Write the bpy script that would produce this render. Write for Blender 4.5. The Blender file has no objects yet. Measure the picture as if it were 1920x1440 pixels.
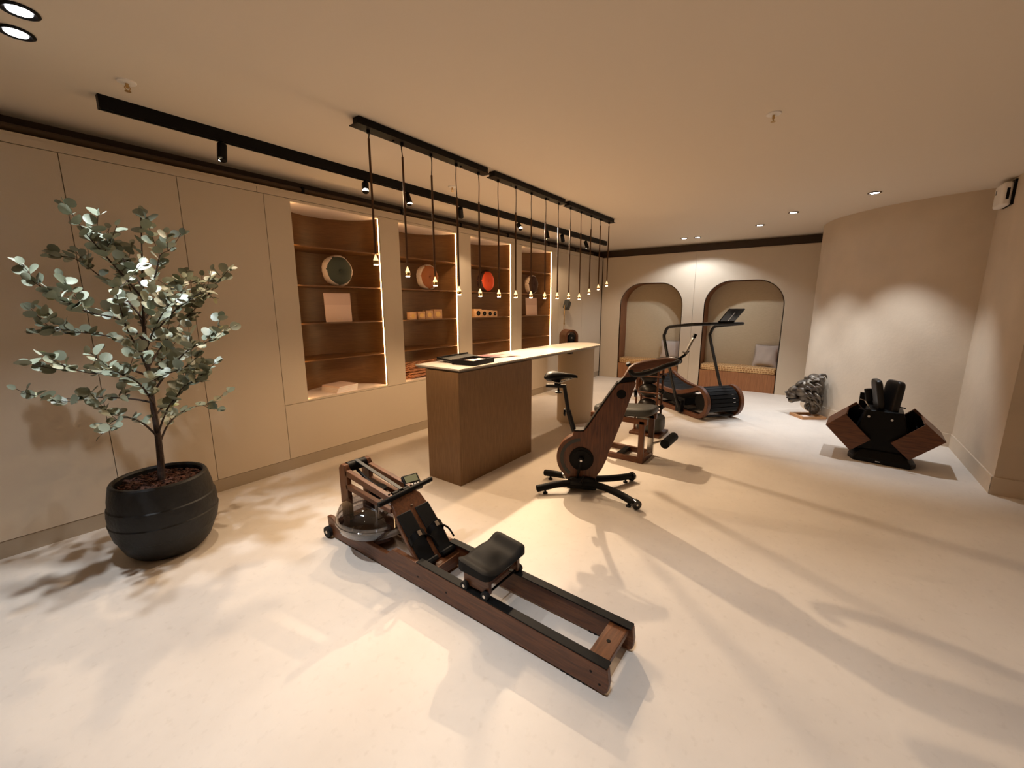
import bpy, bmesh, math, random
from mathutils import Vector, Matrix, Euler
random.seed(7)
SC = bpy.context.scene
COL = SC.collection
PI = math.pi
R = math.radians

# ------------------------------------------------------------------ camera
YAW, PITCH, ROLL, FPX = 0.63797, 0.185765, -0.0008, 782.44
CAM_H = 1.55
fw = Vector((math.cos(YAW)*math.cos(PITCH), math.sin(YAW)*math.cos(PITCH), -math.sin(PITCH)))
rt = fw.cross(Vector((0, 0, 1))).normalized()
up = rt.cross(fw)
rt2 = rt*math.cos(ROLL) + up*math.sin(ROLL)
up2 = up*math.cos(ROLL) - rt*math.sin(ROLL)
cam = bpy.data.cameras.new('camera')
cam.sensor_width = 36.0
cam.lens = FPX/1920*36
cam.clip_start = 0.05
camo = bpy.data.objects.new('camera', cam)
COL.objects.link(camo)
camo.matrix_world = Matrix(((rt2.x, up2.x, -fw.x, 0), (rt2.y, up2.y, -fw.y, 0), (rt2.z, up2.z, -fw.z, CAM_H), (0, 0, 0, 1)))
SC.camera = camo

# ------------------------------------------------------------------ world, view
w = bpy.data.worlds.new('world')
SC.world = w
w.use_nodes = True
w.node_tree.nodes['Background'].inputs[0].default_value = (0.9, 0.7, 0.5, 1)
w.node_tree.nodes['Background'].inputs[1].default_value = 0.0
vs = SC.view_settings
vs.view_transform = 'Standard'
vs.look = 'None'
vs.exposure = -0.20
vs.gamma = 1.0
vs.use_curve_mapping = False
SC.cycles.transparent_max_bounces = 20
SC.cycles.max_bounces = 6
SC.cycles.diffuse_bounces = 4
SC.cycles.glossy_bounces = 2
SC.cycles.adaptive_threshold = 0.05
SC.cycles.caustics_reflective = False
SC.cycles.caustics_refractive = False
SC.cycles.sample_clamp_indirect = 4.0

WARM = (1.0, 0.76, 0.52)
PEND = (1.0, 0.68, 0.40)
WARM2 = (1.0, 0.60, 0.28)
COOL = (0.87, 0.93, 1.0)
NEUT = (1.0, 0.86, 0.72)

# lamp table: name -> (kind, position, target, watts, colour, cone deg, blend, size)
SPOT_P = {  # track spotlights: stem x, head direction target, watts, cone
    0: (1.285, (0.70, 2.45, 0.0), 75, 70),
    1: (2.385, (0.95, 1.35, 0.25), 105, 84),
    2: (2.850, (2.60, 1.95, 0.0), 91, 76),
    3: (3.590, (4.75, 4.25, 1.15), 45, 50),
    4: (4.700, (2.75, 0.55, 0.1), 540, 74),
    5: (5.391, (5.45, 2.75, 0.0), 75, 80),
    6: (5.840, (7.65, 3.95, 0.95), 75, 62),
    7: (6.630, (7.0, 2.45, 0.0), 110, 84),
}
DOWN_P = [  # recessed downlights: x, y, watts, cone, target offset, label
    (0.362, 2.691, 150, 78, (0.0, -0.35)),
    (0.369, 2.909, 88, 76, (0.05, 0.0)),
    (5.956, -0.272, 150, 74, (0.25, -0.25)),
    (6.571, 0.463, 136, 76, (0.2, -0.1)),
    (7.297, 0.909, 120, 76, (0.1, 0.0)),
    (7.889, 2.118, 48, 124, (0.35, 0.1)),
    (7.936, 1.911, 48, 124, (0.35, -0.1)),
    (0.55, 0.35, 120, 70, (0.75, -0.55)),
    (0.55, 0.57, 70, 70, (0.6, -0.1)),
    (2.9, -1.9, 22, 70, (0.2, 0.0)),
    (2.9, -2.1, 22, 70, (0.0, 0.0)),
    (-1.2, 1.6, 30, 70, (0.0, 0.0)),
]

# ------------------------------------------------------------------ materials
MATS = {}
def _nt(name):
    m = bpy.data.materials.new(name)
    m.use_nodes = True
    nt = m.node_tree
    b = nt.nodes['Principled BSDF']
    MATS[name] = m
    return m, nt, b
def plain(name, col, rough=0.5, metal=0.0, spec=0.5, bump=0.0, bscale=60.0, var=0.0, vscale=4.0, coat=0.0):
    m, nt, b = _nt(name)
    b.inputs['Base Color'].default_value = (*col, 1)
    b.inputs['Roughness'].default_value = rough
    b.inputs['Metallic'].default_value = metal
    b.inputs['Specular IOR Level'].default_value = spec
    b.inputs['Coat Weight'].default_value = coat
    tc = nt.nodes.new('ShaderNodeTexCoord')
    if var > 0:
        n = nt.nodes.new('ShaderNodeTexNoise'); n.inputs['Scale'].default_value = vscale; n.inputs['Detail'].default_value = 6
        nt.links.new(tc.outputs['Object'], n.inputs['Vector'])
        r = nt.nodes.new('ShaderNodeValToRGB')
        r.color_ramp.elements[0].position = 0.3; r.color_ramp.elements[1].position = 0.7
        r.color_ramp.elements[0].color = (*[c*(1-var) for c in col], 1)
        r.color_ramp.elements[1].color = (*[min(1, c*(1+var)) for c in col], 1)
        nt.links.new(n.outputs['Fac'], r.inputs['Fac'])
        nt.links.new(r.outputs['Color'], b.inputs['Base Color'])
    if bump > 0:
        n2 = nt.nodes.new('ShaderNodeTexNoise'); n2.inputs['Scale'].default_value = bscale; n2.inputs['Detail'].default_value = 4
        nt.links.new(tc.outputs['Object'], n2.inputs['Vector'])
        bp = nt.nodes.new('ShaderNodeBump'); bp.inputs['Strength'].default_value = bump; bp.inputs['Distance'].default_value = 0.01
        nt.links.new(n2.outputs['Fac'], bp.inputs['Height'])
        nt.links.new(bp.outputs['Normal'], b.inputs['Normal'])
    return m
def wood(name, c0, c1, stretch=(1, 12, 12), scale=6.0, rough=0.45, coat=0.0):
    m, nt, b = _nt(name)
    b.inputs['Roughness'].default_value = rough
    b.inputs['Coat Weight'].default_value = coat
    tc = nt.nodes.new('ShaderNodeTexCoord')
    mp = nt.nodes.new('ShaderNodeMapping'); mp.inputs['Scale'].default_value = stretch
    n = nt.nodes.new('ShaderNodeTexNoise'); n.inputs['Scale'].default_value = scale; n.inputs['Detail'].default_value = 8; n.inputs['Distortion'].default_value = 0.8
    r = nt.nodes.new('ShaderNodeValToRGB')
    r.color_ramp.elements[0].position = 0.30; r.color_ramp.elements[1].position = 0.72
    r.color_ramp.elements[0].color = (*c0, 1); r.color_ramp.elements[1].color = (*c1, 1)
    nt.links.new(tc.outputs['Object'], mp.inputs['Vector']); nt.links.new(mp.outputs['Vector'], n.inputs['Vector'])
    nt.links.new(n.outputs['Fac'], r.inputs['Fac']); nt.links.new(r.outputs['Color'], b.inputs['Base Color'])
    bp = nt.nodes.new('ShaderNodeBump'); bp.inputs['Strength'].default_value = 0.08; bp.inputs['Distance'].default_value = 0.01
    nt.links.new(n.outputs['Fac'], bp.inputs['Height']); nt.links.new(bp.outputs['Normal'], b.inputs['Normal'])
    return m
def emit(name, col, s):
    m, nt, b = _nt(name)
    b.inputs['Base Color'].default_value = (*col, 1)
    b.inputs['Emission Color'].default_value = (*col, 1)
    b.inputs['Emission Strength'].default_value = s
    return m

plain('panel', (0.56, 0.465, 0.35), 0.62, bump=0.04, bscale=250, var=0.02, vscale=2)
plain('plinth', (0.36, 0.29, 0.21), 0.6)
plain('plaster', (0.60, 0.49, 0.37), 0.8, bump=0.12, bscale=35, var=0.05, vscale=3)
plain('ceiling_paint', (0.74, 0.645, 0.53), 0.75, bump=0.03, bscale=80)
plain('recess_dark', (0.06, 0.034, 0.02), 0.45)
plain('rail_dark', (0.11, 0.075, 0.045), 0.4)
wood('grasscloth', (0.48, 0.385, 0.25), (0.56, 0.46, 0.31), (5, 5, 60), 4, 0.85)
wood('niche_wood', (0.125, 0.052, 0.014), (0.185, 0.082, 0.024), (2, 2, 30), 3, 0.42)
wood('arch_wood', (0.16, 0.06, 0.025), (0.25, 0.10, 0.04), (10, 10, 1), 5, 0.5)
wood('bench_wood', (0.22, 0.085, 0.03), (0.36, 0.15, 0.055), (6, 14, 0.7), 6, 0.5)
wood('walnut_y', (0.060, 0.0175, 0.005), (0.150, 0.050, 0.0145), (14, 1.2, 14), 5, 0.42, 0.0)
wood('walnut_x', (0.060, 0.0175, 0.005), (0.150, 0.050, 0.0145), (1.2, 14, 14), 5, 0.42, 0.0)
wood('walnut_z', (0.060, 0.0175, 0.005), (0.150, 0.050, 0.0145), (14, 14, 1.2), 5, 0.42, 0.0)
wood('counter_wood', (0.16, 0.084, 0.034), (0.26, 0.145, 0.062), (40, 40, 1.6), 4, 0.5)
wood('plinth_wood', (0.38, 0.19, 0.08), (0.55, 0.30, 0.14), (3, 10, 10), 6, 0.5)
plain('stone', (0.50, 0.455, 0.40), 0.3, var=0.10, vscale=120, spec=0.5)
plain('stone_edge', (0.18, 0.16, 0.14), 0.4, var=0.25, vscale=140)
plain('column_paint', (0.52, 0.43, 0.32), 0.7)
plain('black', (0.0035, 0.0032, 0.0032), 0.45, spec=0.15)
plain('black_soft', (0.006, 0.0058, 0.0058), 0.6, spec=0.12, bump=0.06, bscale=300)
plain('black_gloss', (0.008, 0.008, 0.008), 0.12)
plain('black_metal', (0.006, 0.0056, 0.0052), 0.35, 0.0, spec=0.35)
plain('grey_leather', (0.045, 0.046, 0.043), 0.42, spec=0.3, bump=0.1, bscale=220)
plain('dark_leather', (0.014, 0.012, 0.011), 0.35, spec=0.3, bump=0.12, bscale=160)
plain('steel', (0.55, 0.54, 0.52), 0.25, 1.0)
plain('brass', (0.55, 0.36, 0.15), 0.28, 1.0)
plain('bronze_rod', (0.08, 0.036, 0.015), 0.4, 0.5)
plain('pot', (0.011, 0.011, 0.011), 0.5, spec=0.35, bump=0.25, bscale=45, var=0.15, vscale=20)
plain('bark_chip', (0.055, 0.018, 0.010), 0.9, bump=0.5, bscale=90, var=0.5, vscale=40)
plain('soil', (0.025, 0.009, 0.006), 0.95, bump=0.9, bscale=60, var=0.5, vscale=50)
plain('trunk', (0.034, 0.018, 0.011), 0.85, bump=0.5, bscale=60, var=0.3, vscale=30)
plain('white_plastic', (0.86, 0.81, 0.75), 0.45)
plain('paper_pink', (0.80, 0.58, 0.47), 0.7)
plain('paper_pink2', (0.72, 0.50, 0.40), 0.7)
plain('book_white', (0.85, 0.72, 0.64), 0.7)
wood('maple', (0.62, 0.36, 0.18), (0.75, 0.46, 0.25), (2, 8, 8), 5, 0.5)
plain('gold_disc', (0.72, 0.45, 0.16), 0.35, 0.9)
plain('velvet_green', (0.052, 0.060, 0.042), 0.85)
plain('velvet_rust', (0.36, 0.115, 0.035), 0.8)
plain('velvet_red', (0.80, 0.085, 0.018), 0.7)
plain('velvet_brown', (0.050, 0.018, 0.010), 0.85)
plain('velvet_cream', (0.70, 0.56, 0.46), 0.85)
wood('twig', (0.26, 0.085, 0.035), (0.62, 0.29, 0.13), (3, 3, 3), 9, 0.7)
plain('pillow_fabric', (0.50, 0.42, 0.36), 0.9, bump=0.15, bscale=30)
plain('concrete_screen', (0.20, 0.22, 0.14), 0.25)
plain('rubber', (0.010, 0.010, 0.010), 0.8, spec=0.3)
plain('photo_print', (0.20, 0.09, 0.09), 0.4, var=0.9, vscale=12)
plain('photo_print2', (0.32, 0.18, 0.17), 0.4, var=0.9, vscale=9)
emit('led', (1.0, 0.62, 0.28), 26.0)
emit('lens_warm', (1.0, 0.80, 0.50), 60.0)
emit('lens_cool', (0.95, 0.95, 1.0), 45.0)
emit('cone_glow', (1.0, 0.66, 0.30), 2.2)
emit('pend_lens', (1.0, 0.84, 0.58), 14.0)

for _n in ('lens_warm', 'lens_cool', 'cone_glow', 'pend_lens'): MATS[_n].cycles.emission_sampling = 'NONE'
# floor: pale poured floor with faint clouding and a few scuffs
m, nt, b = _nt('floor_mat')
tc = nt.nodes.new('ShaderNodeTexCoord')
n1 = nt.nodes.new('ShaderNodeTexNoise'); n1.inputs['Scale'].default_value = 1.4; n1.inputs['Detail'].default_value = 9; n1.inputs['Roughness'].default_value = 0.62
r1 = nt.nodes.new('ShaderNodeValToRGB')
r1.color_ramp.elements[0].position = 0.28; r1.color_ramp.elements[1].position = 0.72
r1.color_ramp.elements[0].color = (0.60, 0.535, 0.465, 1); r1.color_ramp.elements[1].color = (0.70, 0.63, 0.55, 1)
n2 = nt.nodes.new('ShaderNodeTexNoise'); n2.inputs['Scale'].default_value = 26; n2.inputs['Detail'].default_value = 5
r2 = nt.nodes.new('ShaderNodeValToRGB')
r2.color_ramp.elements[0].position = 0.22; r2.color_ramp.elements[1].position = 0.42
r2.color_ramp.elements[0].color = (0.84, 0.82, 0.80, 1); r2.color_ramp.elements[1].color = (1, 1, 1, 1)
mx = nt.nodes.new('ShaderNodeMixRGB'); mx.blend_type = 'MULTIPLY'; mx.inputs[0].default_value = 0.6
for n in (n1, n2): nt.links.new(tc.outputs['Object'], n.inputs['Vector'])
nt.links.new(n1.outputs['Fac'], r1.inputs['Fac']); nt.links.new(n2.outputs['Fac'], r2.inputs['Fac'])
nt.links.new(r1.outputs['Color'], mx.inputs[1]); nt.links.new(r2.outputs['Color'], mx.inputs[2])
nt.links.new(mx.outputs[0], b.inputs['Base Color'])
b.inputs['Roughness'].default_value = 0.52
bp = nt.nodes.new('ShaderNodeBump'); bp.inputs['Strength'].default_value = 0.05; bp.inputs['Distance'].default_value = 0.01
nt.links.new(n2.outputs['Fac'], bp.inputs['Height']); nt.links.new(bp.outputs['Normal'], b.inputs['Normal'])

# clear polycarbonate and water for the rower tank
def thin_clear(name, tint, rough, ior):
    m, nt, b = _nt(name)
    tr = nt.nodes.new('ShaderNodeBsdfTransparent'); tr.inputs['Color'].default_value = (*tint, 1)
    gl = nt.nodes.new('ShaderNodeBsdfGlossy'); gl.inputs['Color'].default_value = (1, 1, 1, 1); gl.inputs['Roughness'].default_value = rough
    lw = nt.nodes.new('ShaderNodeLayerWeight'); lw.inputs['Blend'].default_value = 0.5
    pw = nt.nodes.new('ShaderNodeMath'); pw.operation = 'POWER'; pw.inputs[1].default_value = 3.0
    fr = nt.nodes.new('ShaderNodeMath'); fr.operation = 'MULTIPLY_ADD'; fr.inputs[1].default_value = 0.75; fr.inputs[2].default_value = ior
    nt.links.new(lw.outputs['Facing'], pw.inputs[0]); nt.links.new(pw.outputs[0], fr.inputs[0])
    mx = nt.nodes.new('ShaderNodeMixShader')
    nt.links.new(fr.outputs[0], mx.inputs[0]); nt.links.new(tr.outputs[0], mx.inputs[1]); nt.links.new(gl.outputs[0], mx.inputs[2])
    nt.links.new(mx.outputs[0], nt.nodes['Material Output'].inputs['Surface'])
thin_clear('clear_plastic', (0.60, 0.59, 0.60), 0.04, 0.10)
thin_clear('water', (0.80, 0.81, 0.84), 0.02, 0.04)

# leaf: silvery green, each leaf its own tone
m, nt, b = _nt('leaf_mat')
oi = nt.nodes.new('ShaderNodeObjectInfo')
rr = nt.nodes.new('ShaderNodeValToRGB')
rr.color_ramp.elements[0].color = (0.12, 0.135, 0.085, 1); rr.color_ramp.elements[1].color = (0.50, 0.54, 0.46, 1)
e = rr.color_ramp.elements.new(0.45); e.color = (0.22, 0.245, 0.175, 1)
e = rr.color_ramp.elements.new(0.93); e.color = (0.40, 0.43, 0.35, 1)
e = rr.color_ramp.elements.new(0.96); e.color = (0.42, 0.42, 0.16, 1)
nt.links.new(oi.outputs['Random'], rr.inputs['Fac']); nt.links.new(rr.outputs['Color'], b.inputs['Base Color'])
b.inputs['Roughness'].default_value = 0.45

# meander print on the bench cushions
m, nt, b = _nt('meander')
tc = nt.nodes.new('ShaderNodeTexCoord')
sx = nt.nodes.new('ShaderNodeSeparateXYZ'); cx = nt.nodes.new('ShaderNodeCombineXYZ')
ad = nt.nodes.new('ShaderNodeMath'); ad.operation = 'ADD'
nt.links.new(tc.outputs['Object'], sx.inputs[0])
nt.links.new(sx.outputs['Y'], cx.inputs['X']); nt.links.new(sx.outputs['Z'], ad.inputs[0]); nt.links.new(sx.outputs['X'], ad.inputs[1])
nt.links.new(ad.outputs[0], cx.inputs['Y'])
def key_lines(wd, rh, mort, off):
    bk = nt.nodes.new('ShaderNodeTexBrick')
    bk.inputs['Scale'].default_value = 1.0; bk.inputs['Mortar Size'].default_value = mort; bk.inputs['Mortar Smooth'].default_value = 0.1
    bk.inputs['Brick Width'].default_value = wd; bk.inputs['Row Height'].default_value = rh; bk.offset = off
    bk.inputs['Color1'].default_value = (0, 0, 0, 1); bk.inputs['Color2'].default_value = (0, 0, 0, 1); bk.inputs['Mortar'].default_value = (1, 1, 1, 1)
    nt.links.new(cx.outputs[0], bk.inputs['Vector'])
    return bk
k1 = key_lines(0.105, 0.036, 0.0045, 0.5); k2 = key_lines(0.045, 0.072, 0.0040, 0.35)
mm = nt.nodes.new('ShaderNodeMath'); mm.operation = 'MAXIMUM'
nt.links.new(k1.outputs['Fac'], mm.inputs[0]); nt.links.new(k2.outputs['Fac'], mm.inputs[1])
mc = nt.nodes.new('ShaderNodeMixRGB')
mc.inputs[1].default_value = (0.34, 0.17, 0.06, 1); mc.inputs[2].default_value = (0.68, 0.45, 0.21, 1)
nt.links.new(mm.outputs[0], mc.inputs[0]); nt.links.new(mc.outputs[0], b.inputs['Base Color'])
b.inputs['Roughness'].default_value = 0.8

# bronze of the lion head
m, nt, b = _nt('bronze')
tc = nt.nodes.new('ShaderNodeTexCoord')
n = nt.nodes.new('ShaderNodeTexNoise'); n.inputs['Scale'].default_value = 14; n.inputs['Detail'].default_value = 6
r = nt.nodes.new('ShaderNodeValToRGB')
r.color_ramp.elements[0].position = 0.35; r.color_ramp.elements[1].position = 0.7
r.color_ramp.elements[0].color = (0.045, 0.034, 0.028, 1); r.color_ramp.elements[1].color = (0.17, 0.14, 0.105, 1)
nt.links.new(tc.outputs['Object'], n.inputs['Vector']); nt.links.new(n.outputs['Fac'], r.inputs['Fac']); nt.links.new(r.outputs['Color'], b.inputs['Base Color'])
b.inputs['Metallic'].default_value = 0.6; b.inputs['Roughness'].default_value = 0.40

# ------------------------------------------------------------------ mesh helpers
class MB:
    def __init__(self):
        self.v = []; self.f = []
    def add(self, vs, fs):
        o = len(self.v)
        self.v += [Vector(p) for p in vs]
        self.f += [tuple(i+o for i in f) for f in fs]
        return self
    def bx(self, x0, x1, y0, y1, z0, z1, M=None):
        vs = [Vector((x, y, z)) for x in (x0, x1) for y in (y0, y1) for z in (z0, z1)]
        if M: vs = [M @ p for p in vs]
        return self.add(vs, [(0, 1, 3, 2), (4, 6, 7, 5), (0, 4, 5, 1), (2, 3, 7, 6), (0, 2, 6, 4), (1, 5, 7, 3)])
    def cyl(self, p0, p1, r0, r1=None, n=16, cap=True):
        return self.tube([p0, p1], [r0, r0 if r1 is None else r1], n, cap)
    def tube(self, pts, r, n=10, cap=True, closed=False):
        pts = [Vector(p) for p in pts]
        rs = r if isinstance(r, (list, tuple)) else [r]*len(pts)
        N = len(pts); vs = []; fs = []
        u = None
        for i, p in enumerate(pts):
            a = pts[(i-1) % N] if (i > 0 or closed) else p
            c = pts[(i+1) % N] if (i < N-1 or closed) else p
            t = (c-a)
            t = t.normalized() if t.length > 1e-9 else Vector((0, 0, 1))
            if u is None:
                ref = Vector((0, 0, 1)) if abs(t.z) < 0.9 else Vector((1, 0, 0))
                u = t.cross(ref).normalized()
            else:
                u = (u - t*u.dot(t)).normalized()
            q = t.cross(u)
            for k in range(n):
                an = 2*PI*k/n
                vs.append(p + (u*math.cos(an)+q*math.sin(an))*rs[i])
        M = N if closed else N-1
        for i in range(M):
            for k in range(n):
                j = (i+1) % N
                fs.append((i*n+k, i*n+(k+1) % n, j*n+(k+1) % n, j*n+k))
        if cap and not closed:
            fs.append(tuple(range(n-1, -1, -1))); fs.append(tuple((N-1)*n+k for k in range(n)))
        return self.add(vs, fs)
    def lathe(self, prof, n=32, c=(0, 0, 0), M=None, wob=None):
        vs = []; fs = []
        c = Vector(c)
        for i, (r, z) in enumerate(prof):
            for k in range(n):
                a = 2*PI*k/n
                rr = r*(wob(a, z) if wob else 1)
                p = Vector((rr*math.cos(a), rr*math.sin(a), z))
                if M: p = M @ p
                vs.append(p+c)
        for i in range(len(prof)-1):
            for k in range(n):
                fs.append((i*n+k, i*n+(k+1) % n, (i+1)*n+(k+1) % n, (i+1)*n+k))
        shut = prof[0] == prof[-1]
        if prof[0][0] > 1e-6 and not shut: fs.append(tuple(range(n-1, -1, -1)))
        if prof[-1][0] > 1e-6 and not shut: fs.append(tuple((len(prof)-1)*n+k for k in range(n)))
        return self.add(vs, fs)
    def prism(self, poly, t0, t1, fn):
        n = len(poly)
        vs = [fn(a, b, t0) for a, b in poly]+[fn(a, b, t1) for a, b in poly]
        fs = [tuple(range(n)), tuple(range(2*n-1, n-1, -1))]+[(i, (i+1) % n, n+(i+1) % n, n+i) for i in range(n)]
        return self.add(vs, fs)
    def ell(self, c, r, nu=16, nv=10, M=None):
        c = Vector(c); vs = [Vector((0, 0, -1))]; fs = []
        for j in range(1, nv):
            ph = -PI/2+PI*j/nv
            for k in range(nu):
                a = 2*PI*k/nu
                vs.append(Vector((math.cos(ph)*math.cos(a), math.cos(ph)*math.sin(a), math.sin(ph))))
        vs.append(Vector((0, 0, 1)))
        vs = [Vector((p.x*r[0], p.y*r[1], p.z*r[2])) for p in vs]
        if M: vs = [M @ p for p in vs]
        vs = [p+c for p in vs]
        for k in range(nu): fs.append((0, 1+(k+1) % nu, 1+k))
        for j in range(nv-2):
            for k in range(nu):
                a = 1+j*nu; fs.append((a+k, a+(k+1) % nu, a+nu+(k+1) % nu, a+nu+k))
        l = len(vs)-1; a = 1+(nv-2)*nu
        for k in range(nu): fs.append((a+k, a+(k+1) % nu, l))
        return self.add(vs, fs)
    def band(self, outer, inner, t0, t1, fn):
        n = len(outer)
        vs = [fn(a, b, t) for t in (t0, t1) for P in (outer, inner) for a, b in P]
        fs = []
        for i in range(n):
            j = (i+1) % n
            fs += [(i, j, n+j, n+i), (2*n+i, 3*n+i, 3*n+j, 2*n+j), (i, 2*n+i, 2*n+j, j), (n+i, n+j, 3*n+j, 3*n+i)]
        return self.add(vs, fs)
    def mesh(self, name, mat, ang=38):
        me = bpy.data.meshes.new(name)
        me.from_pydata([tuple(p) for p in self.v], [], self.f)
        bm = bmesh.new(); bm.from_mesh(me)
        bmesh.ops.remove_doubles(bm, verts=bm.verts, dist=1e-6)
        bmesh.ops.recalc_face_normals(bm, faces=bm.faces)
        bm.to_mesh(me); bm.free()
        for p in me.polygons: p.use_smooth = True
        me.set_sharp_from_angle(angle=R(ang))
        me.materials.append(MATS[mat])
        return me
    def build(self, name, mat, parent=None, bevel=0.0, ang=38, label=None):
        me = self.mesh(name, mat, ang)
        return link(name, me, parent, bevel, label)
def link(name, me, parent=None, bevel=0.0, label=None):
    o = bpy.data.objects.new(name, me); COL.objects.link(o)
    if parent: o.parent = parent
    if bevel:
        md = o.modifiers.new('bevel', 'BEVEL'); md.width = bevel; md.segments = 2; md.limit_method = 'ANGLE'; md.angle_limit = R(40)
    if label: o['label'] = label
    return o
def thing(name, label, cat, loc=(0, 0, 0), rz=0.0, group=None):
    o = bpy.data.objects.new(name, None); COL.objects.link(o)
    o.location = loc; o.rotation_euler = (0, 0, rz)
    o.empty_display_size = 0.1
    o['label'] = label; o['category'] = cat
    if group: o['group'] = group
    return o
def tag(o, label, cat, group=None):
    o['label'] = label; o['category'] = cat
    if group: o['group'] = group
    return o
def struct(o):
    o['kind'] = 'structure'; return o
def B(x0, x1, y0, y1, z0, z1):
    return MB().bx(x0, x1, y0, y1, z0, z1)
XZ = lambda a, b, t: Vector((a, t, b))      # polygon in x,z extruded along y
YZ = lambda a, b, t: Vector((t, a, b))      # polygon in y,z extruded along x
XY = lambda a, b, t: Vector((a, b, t))
def smooth_path(pts, k=6):
    """Catmull-Rom through the points."""
    P = [Vector(p) for p in pts]; out = []
    for i in range(len(P)-1):
        p0 = P[max(i-1, 0)]; p1 = P[i]; p2 = P[i+1]; p3 = P[min(i+2, len(P)-1)]
        for j in range(k):
            t = j/k
            out.append(0.5*((2*p1)+(p2-p0)*t+(2*p0-5*p1+4*p2-p3)*t*t+(3*p1-p0-3*p2+p3)*t**3))
    out.append(P[-1]); return out
def rbox(c, s, r=0.02, seg=4, sub=6):
    """soft cushion box: superellipsoid."""
    mb = MB(); nu, nv = 28, 14; vs = []; fs = []
    def sp(x, e): return math.copysign(abs(x)**e, x)
    e1, e2 = r, r
    for j in range(nv+1):
        ph = -PI/2+PI*j/nv
        for k in range(nu):
            a = 2*PI*k/nu
            vs.append((c[0]+s[0]*sp(math.cos(ph), e1)*sp(math.cos(a), e2), c[1]+s[1]*sp(math.cos(ph), e1)*sp(math.sin(a), e2), c[2]+s[2]*sp(math.sin(ph), e1)))
    for j in range(nv):
        for k in range(nu):
            fs.append((j*nu+k, j*nu+(k+1) % nu, (j+1)*nu+(k+1) % nu, (j+1)*nu+k))
    return mb.add(vs, fs)
def copy_tree(o, parent=None):
    c = o.copy(); COL.objects.link(c); c.parent = parent
    for ch in list(o.children): copy_tree(ch, c)
    return c
def spot_light(name, pos, target, watts, col, cone, blend, size, parent=None):
    l = bpy.data.lights.new(name, 'SPOT')
    l.energy = watts; l.color = col; l.spot_size = R(cone); l.spot_blend = blend; l.shadow_soft_size = size
    o = bpy.data.objects.new(name, l); COL.objects.link(o)
    d = Vector(target)-Vector(pos)
    o.location = pos; o.rotation_euler = d.to_track_quat('-Z', 'Y').to_euler()
    return o

# ================================================================== THE ROOM
CEIL = 2.70
WL = 3.95        # face of the panelled wall
WB = 8.60        # face of the arched wall
struct(B(-3.2, 9.3, -4.2, 4.6, -0.12, 0.0).build('floor', 'floor_mat'))
struct(B(-3.2, 9.3, -4.2, 4.6, CEIL, CEIL+0.12).build('ceiling', 'ceiling_paint'))
wl = struct(B(-3.2, 9.3, 4.46, 4.6, 0, CEIL).build('wall_left', 'recess_dark'))
# shadow gap above the panelling
B(-3.2, 8.8, 4.18, 4.46, 2.556, CEIL).build('upper_wall', 'recess_dark', wl)
B(-3.2, 8.6, WL+0.004, 4.46, 2.535, 2.555).build('cabinet_top', 'panel', wl)
for i, (a, c) in enumerate([(-3.2, -0.66), (-0.655, 1.73), (1.735, 4.10), (4.105, 6.50), (6.505, 8.59)]):
    B(a, c, WL, WL+0.02, 2.491, 2.534).build('top_rail', 'panel', wl)
xs = [-3.2, -2.42, -1.82, -1.22, -0.62, -0.02, 0.58, 1.18, 1.78]
for a, c in zip(xs[:-1], xs[1:]):
    B(a+0.002, c-0.002, WL, WL+0.02, 0.112, 2.487).build('panel', 'panel', wl)
xs = [6.787, 7.69, 8.585]
for a, c in zip(xs[:-1], xs[1:]):
    B(a+0.002, c-0.002, WL, WL+0.02, 0.112, 2.487).build('panel', 'panel', wl)
B(1.782, 6.785, WL, WL+0.02, 0.112, 0.633).build('panel', 'panel', wl)
B(-3.2, 8.585, WL+0.022, WL+0.05, 0.10, 0.64).build('panel_backing', 'recess_dark', wl)
B(-3.2, 1.97, WL+0.022, WL+0.05, 0.64, 2.53).build('panel_backing', 'recess_dark', wl)
B(6.56, 8.585, WL+0.022, WL+0.05, 0.64, 2.53).build('panel_backing', 'recess_dark', wl)
bb = struct(B(-3.2, 8.59, WL+0.004, WL+0.022, 0, 0.108).build('baseboard_left', 'plinth'))
rl = thing('ceiling_rail', 'dark round rail running in the shadow gap above the wall panels', 'rail', (0, 4.10, 2.615))
MB().tube([(-3.1, 0, 0), (8.4, 0, 0)], 0.024, 12).build('tube', 'rail_dark', rl)
for x in (-2.0, 0.1, 2.2, 3.35, 4.35, 5.4, 6.6, 7.6):
    MB().bx(x-0.012, x+0.012, -0.03, 0.08, -0.03, 0.03).build('bracket', 'black', rl)

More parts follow.
